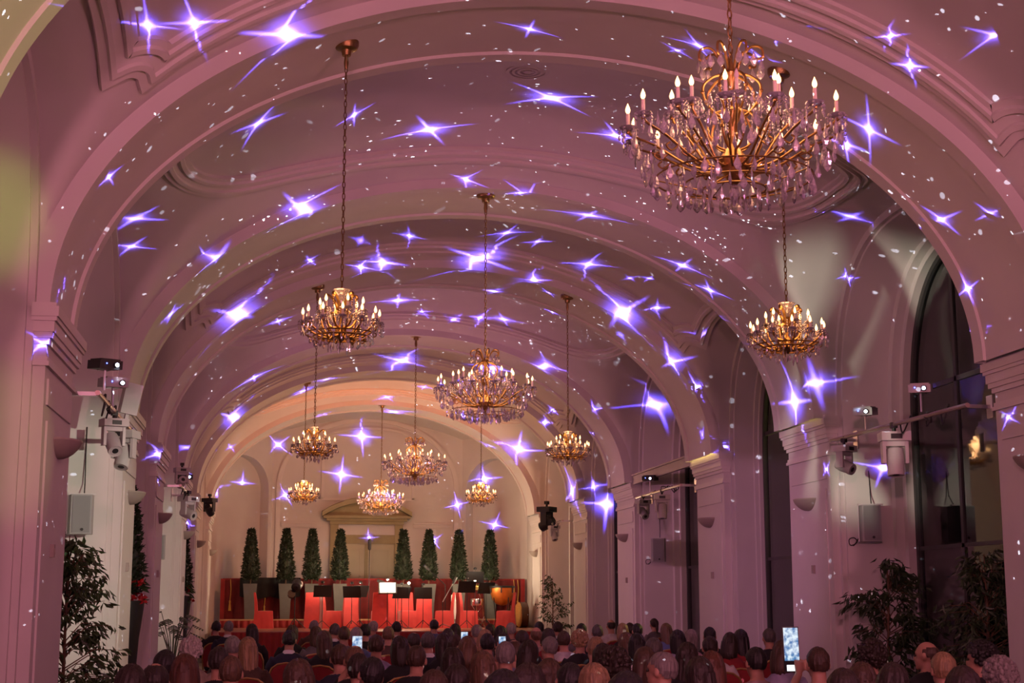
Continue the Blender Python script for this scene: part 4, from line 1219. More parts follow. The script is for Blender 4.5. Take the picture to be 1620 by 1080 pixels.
# snare drum with chrome hardware, white panel, brass
t = thing('snare_drum', 'shiny snare drum on chrome hardware beside the seventh topiary', 'drum', (3.05, 44.3, SZ))
MB().lathe([(0.18, 0.62), (0.185, 0.63), (0.185, 0.80), (0.18, 0.81), (0.01, 0.811)], 20).build('shell', CHROME, t)
for i in range(3):
    a = 2 * PI * i / 3 + 0.3; MB().tube([(0, 0, 0.35), (0.27 * math.cos(a), 0.27 * math.sin(a), 0.012)], 0.010, 5).build('leg', CHROME, t)
    MB().tube([(0, 0, 0.40), (0.17 * math.cos(a), 0.17 * math.sin(a), 0.62)], 0.009, 5).build('cradle_arm', CHROME, t)
MB().tube([(0, 0, 0.2), (0, 0, 0.45)], 0.014, 6).build('post', CHROME, t)
t = thing('cymbal_stand', 'slender chrome cymbal stand behind the shiny snare drum', 'cymbal', (3.30, 44.62, SZ))
MB().tube([(0, 0, 0.02), (-0.05, 0, 0.7), (-0.22, -0.05, 1.15)], 0.010, 6).build('pole', CHROME, t)
for i in range(3):
    a = 2 * PI * i / 3; MB().tube([(0, 0, 0.3), (0.25 * math.cos(a), 0.25 * math.sin(a), 0.012)], 0.009, 5).build('leg', CHROME, t)
o = MB().lathe([(0.20, 0), (0.05, 0.02), (0.03, 0.045), (0.005, 0.05)], 20).build('cymbal', mat('brass_cymbal', (0.75, 0.5, 0.16), 0.25, metal=1.0), t); o.location = (-0.23, -0.05, 1.15); o.rotation_euler = (0.5, 0.2, 0)
t = thing('white_panel', 'narrow white panel with a dark band standing between two red chairs', 'panel', (2.40, 44.35, SZ))
MB().box(-0.10, 0.10, -0.02, 0.02, 0.02, 0.92).build('board', PAPER, t)
MB().box(-0.10, 0.10, -0.025, -0.02, 0.16, 0.24).build('dark_band', mat('brown_band', (0.2, 0.12, 0.06), 0.6), t)
m = MB(); m.box(-0.10, -0.07, -0.12, 0.12, 0, 0.02); m.box(0.07, 0.10, -0.12, 0.12, 0, 0.02); m.build('foot', BLACK, t)

# everything on the stage was laid out about a rear line; bring it forward onto the platform
for o in set(bpy.data.objects) - _before:
    if o.parent is None and o.name not in ('stage', 'stage_riser'):
        y = o.location.y - 0.85
        o.location.x = -2.62 + (o.location.x + 2.62) * y / o.location.y
        o.location.y = y

# ------------------------------------------------------------------ the audience: seated people seen from behind
def mat_object_colour(name, rough, streak=None, check=False):
    m = bpy.data.materials.new(name); m.use_nodes = True; nt = m.node_tree; b = nt.nodes['Principled BSDF']
    b.inputs['Roughness'].default_value = rough
    oi = nt.nodes.new('ShaderNodeObjectInfo'); tc = nt.nodes.new('ShaderNodeTexCoord'); n = nt.nodes.new('ShaderNodeTexNoise')
    mp = nt.nodes.new('ShaderNodeMapping'); mp.inputs['Scale'].default_value = streak or (6, 6, 6)
    nt.links.new(tc.outputs['Object'], mp.inputs[0]); nt.links.new(mp.outputs[0], n.inputs['Vector']); n.inputs['Scale'].default_value = 1.0; n.inputs['Detail'].default_value = 4
    mx = nt.nodes.new('ShaderNodeMix'); mx.data_type = 'RGBA'; mx.blend_type = 'MULTIPLY'; mx.inputs['Factor'].default_value = 1.0
    rp = nt.nodes.new('ShaderNodeValToRGB'); rp.color_ramp.elements[0].position = 0.3; rp.color_ramp.elements[0].color = (0.55, 0.55, 0.55, 1); rp.color_ramp.elements[1].position = 0.7; rp.color_ramp.elements[1].color = (1.25, 1.2, 1.15, 1)
    nt.links.new(n.outputs['Fac'], rp.inputs[0])
    nt.links.new(oi.outputs['Color'], mx.inputs[6]); nt.links.new(rp.outputs['Color'], mx.inputs[7])
    nt.links.new(mx.outputs[2], b.inputs['Base Color'])
    bp = nt.nodes.new('ShaderNodeBump'); bp.inputs['Strength'].default_value = 0.6; bp.inputs['Distance'].default_value = 0.012
    nt.links.new(n.outputs['Fac'], bp.inputs['Height']); nt.links.new(bp.outputs['Normal'], b.inputs['Normal'])
    return m
HAIRM = mat_object_colour('hair', 0.55, (70, 70, 9))
CLOTH = mat_object_colour('clothing', 0.85, (7, 7, 4))
SKIN = mat('skin', (0.44, 0.23, 0.16), 0.55, noise=0.12, nscale=12)
TROUS = mat('dark_trousers', (0.02, 0.02, 0.026), 0.85, noise=0.3)
SHOE = mat('black_shoe', (0.01, 0.01, 0.01), 0.4)
EYEM = mat('eye', (0.03, 0.02, 0.015), 0.2)
LIPM = mat('lips', (0.40, 0.14, 0.12), 0.5)
chk = bpy.data.materials.new('black_white_check'); chk.use_nodes = True
_c = chk.node_tree.nodes.new('ShaderNodeTexChecker'); _c.inputs['Scale'].default_value = 36; _c.inputs[1].default_value = (0.6, 0.58, 0.6, 1); _c.inputs[2].default_value = (0.02, 0.02, 0.02, 1)
_t = chk.node_tree.nodes.new('ShaderNodeTexCoord'); chk.node_tree.links.new(_t.outputs['Object'], _c.inputs[0]); chk.node_tree.links.new(_c.outputs[0], chk.node_tree.nodes['Principled BSDF'].inputs['Base Color'])

HEADC = Vector((0, 0.045, 1.195))
def hand(m, wrist, d, up, side, curl):
    """palm, four fingers of unequal length and a thumb from the side of the palm"""
    d = Vector(d).normalized(); up = Vector(up); s = d.cross(up).normalized() * side; up = s.cross(d).normalized() * side
    w = Vector(wrist)
    m.tube([w, w + d * 0.03, w + d * 0.085], [0.024, 0.034, 0.030], 8)
    for q in (-1, 1): m.tube([w + d * 0.02 + s * 0.014 * q, w + d * 0.088 + s * 0.024 * q], [0.018, 0.018], 6)
    for i, (o, l) in enumerate(((-0.030, 0.058), (-0.010, 0.072), (0.011, 0.068), (0.031, 0.052))):
        b = w + d * 0.082 + s * o; k = b + d * l * 0.5 * (1 - 0.4 * curl) - up * l * 0.35 * curl; e = k + d * l * 0.5 * (1 - 1.3 * curl) - up * l * 0.6 * curl
        m.tube([b - d * 0.02, k, e], [0.0105, 0.0098, 0.0088], 6)
    b = w + d * 0.03 - s * 0.028
    m.tube([b, b + d * 0.028 - s * 0.030, b + d * 0.060 - s * 0.034 - up * 0.012 * curl], [0.015, 0.012, 0.010], 6)
def body_mesh(name, shw=0.19, turn=0.0, tilt=0.0, lean=0.0, arms='lap', slim=1.0):
    m = MB()
    def Lp(p):                                            # lean the trunk about the hips
        p = Vector(p); a = lean; y, z = p.y, p.z - 0.55
        return Vector((p.x, y * math.cos(a) + z * math.sin(a), 0.55 + z * math.cos(a) - y * math.sin(a))) if p.z > 0.55 else p
    # trunk: rings from hips to shoulders
    prof = [(0.50, 0.150, 0.125, -0.02), (0.56, 0.172 * slim, 0.130, -0.01), (0.64, 0.158 * slim, 0.118, 0.0), (0.74, 0.150 * slim, 0.112, 0.0), (0.85, 0.168 * slim, 0.115, 0.0), (0.94, shw * 0.96, 0.108, 0.0), (1.00, shw * 0.92, 0.092, 0.005), (1.04, shw * 0.66, 0.070, 0.01), (1.065, shw * 0.34, 0.055, 0.015)]
    rows = []
    for z, rx, ry, y in prof:
        rows.append([Lp((rx * math.cos(2 * PI * k / 20), y + ry * math.sin(2 * PI * k / 20), z)) for k in range(20)])
    m.grid(rows, True); m.add(rows[0], [tuple(range(20))[::-1]]); m.add(rows[-1], [tuple(range(20))])
    R = Matrix.Rotation(turn, 3, 'Z') @ Matrix.Rotation(tilt, 3, 'Y')
    hc = Lp(HEADC) + Vector((0, -0.012 * (lean > 0), 0))
    def Hd(p): return hc + R @ Vector(p)
    m.tube([Lp((0, 0.012, 1.0)), Lp((0, 0.02, 1.06)), Hd((0, -0.012, -0.06))], [0.066, 0.056, 0.055], 10)
    # head: skull, jaw, nose, ears, brow
    def hb(c, r, sx, sy, sz, n=14, mm=10):
        t = MB(); t.ball((0, 0, 0), r, n, mm, sx, sy, sz)
        m.add([Hd(Vector(v) + Vector(c)) for v in t.v], t.f)
    hb((0, -0.008, 0.022), 0.1, 0.76, 0.96, 0.98); hb((0, 0.035, -0.045), 0.1, 0.57, 0.62, 0.68); hb((0, 0.072, -0.092), 0.03, 1.0, 0.8, 0.8)
    hb((0, 0.098, -0.022), 0.019, 0.75, 1.0, 1.3, 8, 6); hb((0, 0.092, 0.005), 0.014, 0.7, 0.8, 2.0, 8, 6); hb((0, 0.078, 0.028), 0.03, 1.6, 0.6, 0.5, 10, 6)
    for s in (-1, 1): hb((s * 0.078, -0.008, -0.010), 0.031, 0.42, 0.72, 1.05, 8, 6)
    # legs
    for s in (-1, 1):
        m.tube([(s * 0.085, 0.0, 0.54), (s * 0.10, 0.22, 0.545), (s * 0.11, 0.44, 0.53)], [0.098, 0.085, 0.062], 12)
        m.tube([(s * 0.11, 0.43, 0.54), (s * 0.112, 0.46, 0.36), (s * 0.114, 0.44, 0.20), (s * 0.115, 0.42, 0.07)], [0.060, 0.058, 0.046, 0.036], 10)
        m.tube([(s * 0.115, 0.39, 0.045), (s * 0.118, 0.47, 0.045), (s * 0.125, 0.60, 0.035)], [0.042, 0.044, 0.034], 8)
        sh = Lp((s * shw, 0.0, 0.985))
        if arms == 'lap':
            el = Lp((s * (shw + 0.055), 0.05, 0.73)); wr = Vector((s * 0.125, 0.29 + lean * 0.15, 0.655))
            hd = (-s * 0.25, 0.9, -0.25); up = (0, 0, 1); curl = 0.35
        elif arms == 'phone':
            el = Lp((s * (shw + 0.05), 0.17, 0.86)); wr = Vector((s * 0.050, 0.36, 1.12)); hd = (-s * 0.12, 0.35, 0.9); up = (0, -1, 0); curl = 0.55
        else:
            el = Lp((s * (shw + 0.13), 0.10, 0.90)); wr = Vector((s * 0.175, 0.10, 1.10)); hd = (-s * 0.15, 0.05, 0.95); up = (0, -1, 0); curl = 0.2
        m.tube([sh + Vector((-s * 0.03, 0, 0.0)), sh + (el - sh) * 0.35 + Vector((s * 0.012, 0, 0)), el], [0.062, 0.055, 0.042], 10)
        m.tube([el, el + (wr - el) * 0.4, wr], [0.043, 0.041, 0.027], 10)
        hand(m, wr, hd, up, s, curl)
    me = m.mesh('raw', SKIN, fix=False)
    o = bpy.data.objects.new('raw', me); COL.objects.link(o)
    md = o.modifiers.new('r', 'REMESH'); md.mode = 'VOXEL'; md.voxel_size = 0.0105
    sm_ = o.modifiers.new('s', 'SMOOTH'); sm_.factor = 0.5; sm_.iterations = 3
    dg = bpy.context.evaluated_depsgraph_get()
    out = bpy.data.meshes.new_from_object(o.evaluated_get(dg)); out.name = name
    bpy.data.objects.remove(o); bpy.data.meshes.remove(me)
    out.materials.clear()
    for q in (SKIN, CLOTH, TROUS, SHOE): out.materials.append(q)
    import numpy as np
    n = len(out.polygons); c = np.empty(n * 3); out.polygons.foreach_get('center', c); c = c.reshape(-1, 3)
    mi = np.ones(n, dtype=np.int32)
    yz = c[:, 1] - math.sin(lean) * 0.5
    mi[(c[:, 2] > (1.055 - abs(lean) * 0.12) - 0.25 * (yz - 0.02)) & (np.abs(c[:, 0]) < 0.13)] = 0
    mi[(c[:, 2] < 0.60) & (c[:, 1] > 0.10)] = 2
    mi[(c[:, 2] < 0.52)] = 2
    mi[(c[:, 2] < 0.085)] = 3
    if arms == 'lap': hm = (np.abs(np.abs(c[:, 0]) - 0.10) < 0.09) & (c[:, 1] > 0.285 + lean * 0.15) & (c[:, 2] > 0.612) & (c[:, 2] < 0.72)
    elif arms == 'phone': hm = (np.abs(c[:, 0]) < 0.13) & (c[:, 1] > 0.30) & (c[:, 2] > 1.11)
    else: hm = (np.abs(c[:, 0]) > 0.105) & (c[:, 2] > 1.10)
    mi[hm] = 0
    out.polygons.foreach_set('material_index', mi)
    out.polygons.foreach_set('use_smooth', [True] * n)
    out.update()
    return out, hc, R
def hair_mesh(style):
    rnd = random.Random(style); m = MB(); n, mm = 36, 18
    k = {'short': 1.07, 'thin': 1.035, 'bob': 1.12, 'long': 1.12, 'curly': 1.24, 'bald': 1.05, 'tail': 1.06, 'bushy': 1.42}[style]
    rough_ = {'curly': 0.10, 'bushy': 0.12, 'short': 0.03, 'thin': 0.02}.get(style, 0.03)
    c = Vector((0, -0.012, 0.022)); rx, ry, rz = 0.076 * k, 0.097 * k, 0.098 * (1 + (k - 1) * 0.8)
    P = {}
    colq = [1 + rnd.uniform(-1, 1) * (0.05 if style not in ('bald', 'thin', 'short') else 0.03) for _ in range(n)]
    for i in range(mm + 1):
        a = PI * i / mm
        for j in range(n):
            b = 2 * PI * j / n; q = (1 + rnd.uniform(-rough_, rough_)) * (1 + (colq[j] - 1) * math.sin(a))
            d = Vector((math.sin(a) * math.cos(b), math.sin(a) * math.sin(b), math.cos(a)))
            P[i, j] = (c + Vector((d.x * rx, d.y * ry, d.z * rz)) * q, d)
    base = {'short': -0.72, 'thin': -0.66, 'bob': -0.9, 'long': -0.9, 'curly': -0.75, 'bald': -0.66, 'tail': -0.68, 'bushy': -0.85}[style]
    def keep(d):
        t = (d.y + 1) / 2                                 # 0 back .. 1 front
        line = base if t < 0.30 else base + (0.52 - base) * ((t - 0.30) / 0.70) ** 0.75
        if style == 'bald': return line < d.z < 0.60 - 0.7 * max(0, d.y + 0.2)
        if style == 'thin' and d.z > 0.90 and d.y < 0.2: return False
        return d.z > line
    idx = {}
    for i in range(mm):
        for j in range(n):
            f = [(i, j), (i, (j + 1) % n), (i + 1, (j + 1) % n), (i + 1, j)]
            if all(keep(P[q][1]) for q in f):
                m.add([P[q][0] for q in f], [(0, 1, 2, 3)])
    if style in ('bob', 'long'):
        drop = -0.15 if style == 'bob' else -0.30
        rows = []; lock = [1 + rnd.uniform(-0.07, 0.05) for _ in range(25)]; tip = [rnd.uniform(-0.03, 0.02) for _ in range(25)]
        for z, w in ((0.03, 1.0), (-0.03, 1.06), (-0.09, 1.05), (-0.13, 1.0)) + (((-0.20, 0.95), (-0.27, 0.86), (-0.31, 0.7)) if style == 'long' else ((-0.155, 0.82),)):
            row = []
            for j in range(25):
                b = PI * 0.92 + (PI * 1.16) * j / 24       # from one temple round the back to the other
                q = lock[j] * (1 + rnd.uniform(-0.015, 0.015))
                row.append((0.079 * k * w * math.cos(b) * q, -0.012 + 0.096 * k * w * math.sin(b) * q - (0.012 if z < -0.1 else 0), z + (tip[j] if z < -0.14 else 0)))
            rows.append(row)
        m.grid(rows)
        m.grid([[(x * 0.9, y * 0.9 + 0.0, z) for x, y, z in r] for r in rows])
        m.add([*rows[-1]], [tuple(range(25))])
    if style == 'tail':
        m.ball((0, -0.115, 0.05), 0.028, 10, 8); m.tube([(0, -0.12, 0.05), (0, -0.16, 0.0), (0, -0.15, -0.09), (0, -0.13, -0.17)], [0.022, 0.03, 0.026, 0.008], 8)
    if style == 'bushy' or style == 'curly':
        for t in range(170):
            a = rnd.uniform(0, 2 * PI); zz = rnd.uniform(-0.6, 1.0); rr = math.sqrt(max(0, 1 - zz * zz))
            d = Vector((rr * math.cos(a), rr * math.sin(a), zz))
            if keep(d) and d.y < 0.45: m.ball(c + Vector((d.x * rx, d.y * ry, d.z * rz)) * 0.97, rnd.uniform(0.009, 0.017) * k, 6, 5)
    return m.mesh('hair_' + style, HAIRM, angle=70, fix=False)
def face_mesh():
    m = MB()
    for s in (-1, 1): m.ball((s * 0.030, 0.086, 0.004), 0.010, 8, 6)
    m.cur = 1; m.ball((0, 0.092, -0.062), 0.010, 8, 6, 2.2, 0.6, 0.55)
    return m.mesh('face_features', [EYEM, LIPM])
FACE = face_mesh()
HAIRS = {s: hair_mesh(s) for s in ('short', 'thin', 'bob', 'long', 'curly', 'bald', 'tail', 'bushy')}
BODY = {0: body_mesh('body_upright'), 1: body_mesh('body_tilted', tilt=0.16, turn=0.15), 2: body_mesh('body_leaning', shw=0.20, lean=0.22, turn=-0.1), 3: body_mesh('body_slim', shw=0.165, slim=0.88, tilt=-0.07),
        4: body_mesh('body_phone', arms='phone'), 5: body_mesh('body_hands_up', arms='ears'), 6: body_mesh('body_turned', turn=0.85, tilt=0.05), 7: body_mesh('body_slim_turned', shw=0.165, slim=0.9, turn=-0.4, tilt=0.08)}
def collar_mesh():
    m = MB(); rows = []
    for z, r in ((1.035, 0.086), (1.075, 0.066), (1.08, 0.062), (1.06, 0.064)):
        rows.append([(r * math.cos(2 * PI * k / 18), 0.016 + r * 0.92 * math.sin(2 * PI * k / 18), z - 0.012 * math.sin(2 * PI * k / 18)) for k in range(18)])
    m.grid(rows, True)
    return m.mesh('collar', mat('white_collar', (0.6, 0.58, 0.6), 0.8))
COLLAR = collar_mesh()

# banquet chair: rounded red back in a gilt frame
CHGOLD = mat('gilt_chair_frame', (0.42, 0.26, 0.10), 0.4, metal=0.7)
CHRED = mat('red_upholstery', (0.22, 0.012, 0.015), 0.8, noise=0.2)
def banquet_parts():
    s = MB(); s.lathe([(0.20, 0.40), (0.215, 0.42), (0.215, 0.45), (0.19, 0.462), (0.01, 0.464)], 20, (0, 0.02, 0), 1, 0.98)
    outl = [(0.19, 0.55), (0.205, 0.68), (0.20, 0.79), (0.165, 0.875), (0.10, 0.92), (0.0, 0.935)]
    outl = outl + [(-x, z) for x, z in outl[-2::-1]]
    b = MB(); n = len(outl)
    yb = lambda z: -0.19 - 0.10 * (z - 0.45)
    b.add([(x * 0.93, yb(z) + 0.018, z - 0.01) for x, z in outl] + [(x * 0.93, yb(z) - 0.018, z - 0.01) for x, z in outl], [tuple(range(n)), tuple(range(n, 2 * n))[::-1]] + [(i, (i + 1) % n, (i + 1) % n + n, i + n) for i in range(n)])
    f = MB(); f.tube([(0.185, -0.165, 0.44)] + [(x, yb(z), z) for x, z in outl] + [(-0.185, -0.165, 0.44)], 0.013, 6); f.tube([(0.19, yb(0.55), 0.55), (-0.19, yb(0.55), 0.55)], 0.010, 5)
    fl = MB(); fl.tube([(0.0, 0.0, 0.42), (0.008, 0.012, 0.0)], [0.014, 0.010], 6)
    rl = MB(); rl.tube([(0.0, 0.0, 0.44), (0.01, -0.06, 0.0)], [0.014, 0.010], 6)
    return s.mesh('seat', CHRED), b.mesh('backrest', CHRED), f.mesh('back_frame', CHGOLD), fl.mesh('leg', CHGOLD), rl.mesh('leg', CHGOLD)
CHP = banquet_parts()
def banquet_chair(x, y, rz, label, group):
    t = thing('banquet_chair', label, 'chair', (x, y, 0), rz, group)
    put('seat', CHP[0], t); put('backrest', CHP[1], t); put('back_frame', CHP[2], t)
    for px, py, me in ((0.16, 0.17, 3), (-0.16, 0.17, 3), (0.165, -0.15, 4), (-0.165, -0.15, 4)): put('leg', CHP[me], t, (px, py, 0))
    return t
PHONEM = mat('phone_case', (0.015, 0.015, 0.018), 0.4)
def phone_screen():
    m = bpy.data.materials.new('phone_screen'); m.use_nodes = True; nt = m.node_tree; b = nt.nodes['Principled BSDF']
    tc = nt.nodes.new('ShaderNodeTexCoord'); n = nt.nodes.new('ShaderNodeTexNoise'); n.inputs['Scale'].default_value = 28
    r = nt.nodes.new('ShaderNodeValToRGB'); r.color_ramp.elements[0].position = 0.38; r.color_ramp.elements[0].color = (0.05, 0.20, 0.45, 1); r.color_ramp.elements[1].position = 0.62; r.color_ramp.elements[1].color = (0.75, 0.9, 1.0, 1)
    nt.links.new(tc.outputs['Object'], n.inputs['Vector']); nt.links.new(n.outputs['Fac'], r.inputs[0]); nt.links.new(r.outputs[0], b.inputs['Emission Color'])
    b.inputs['Emission Strength'].default_value = 1.0; b.inputs['Base Color'].default_value = (0.02, 0.02, 0.02, 1)
    return m
SCREEN = phone_screen()
def phone(loc, rz, tilt, label, w=0.040, h=0.085, bar=False):
    t = thing('smartphone', label, 'phone', loc, rz); t.rotation_euler = (tilt, 0, rz)
    MB().box(-w, w, -0.005, 0.005, -h, h).build('case', PHONEM, t)
    MB().box(-w * 0.9, w * 0.9, -0.0062, -0.005, -h * (0.50 if bar else 0.93), h * 0.95).build('screen', SCREEN, t)
    if bar:
        MB().box(-w * 0.7, w * 0.7, -0.0062, -0.005, -h * 0.95, -h * 0.68).build('control_bar', mat('white_screen', (0.1, 0.1, 0.1), 0.4, emit=(0.9, 0.95, 1.0), estr=1.3), t)
    return t
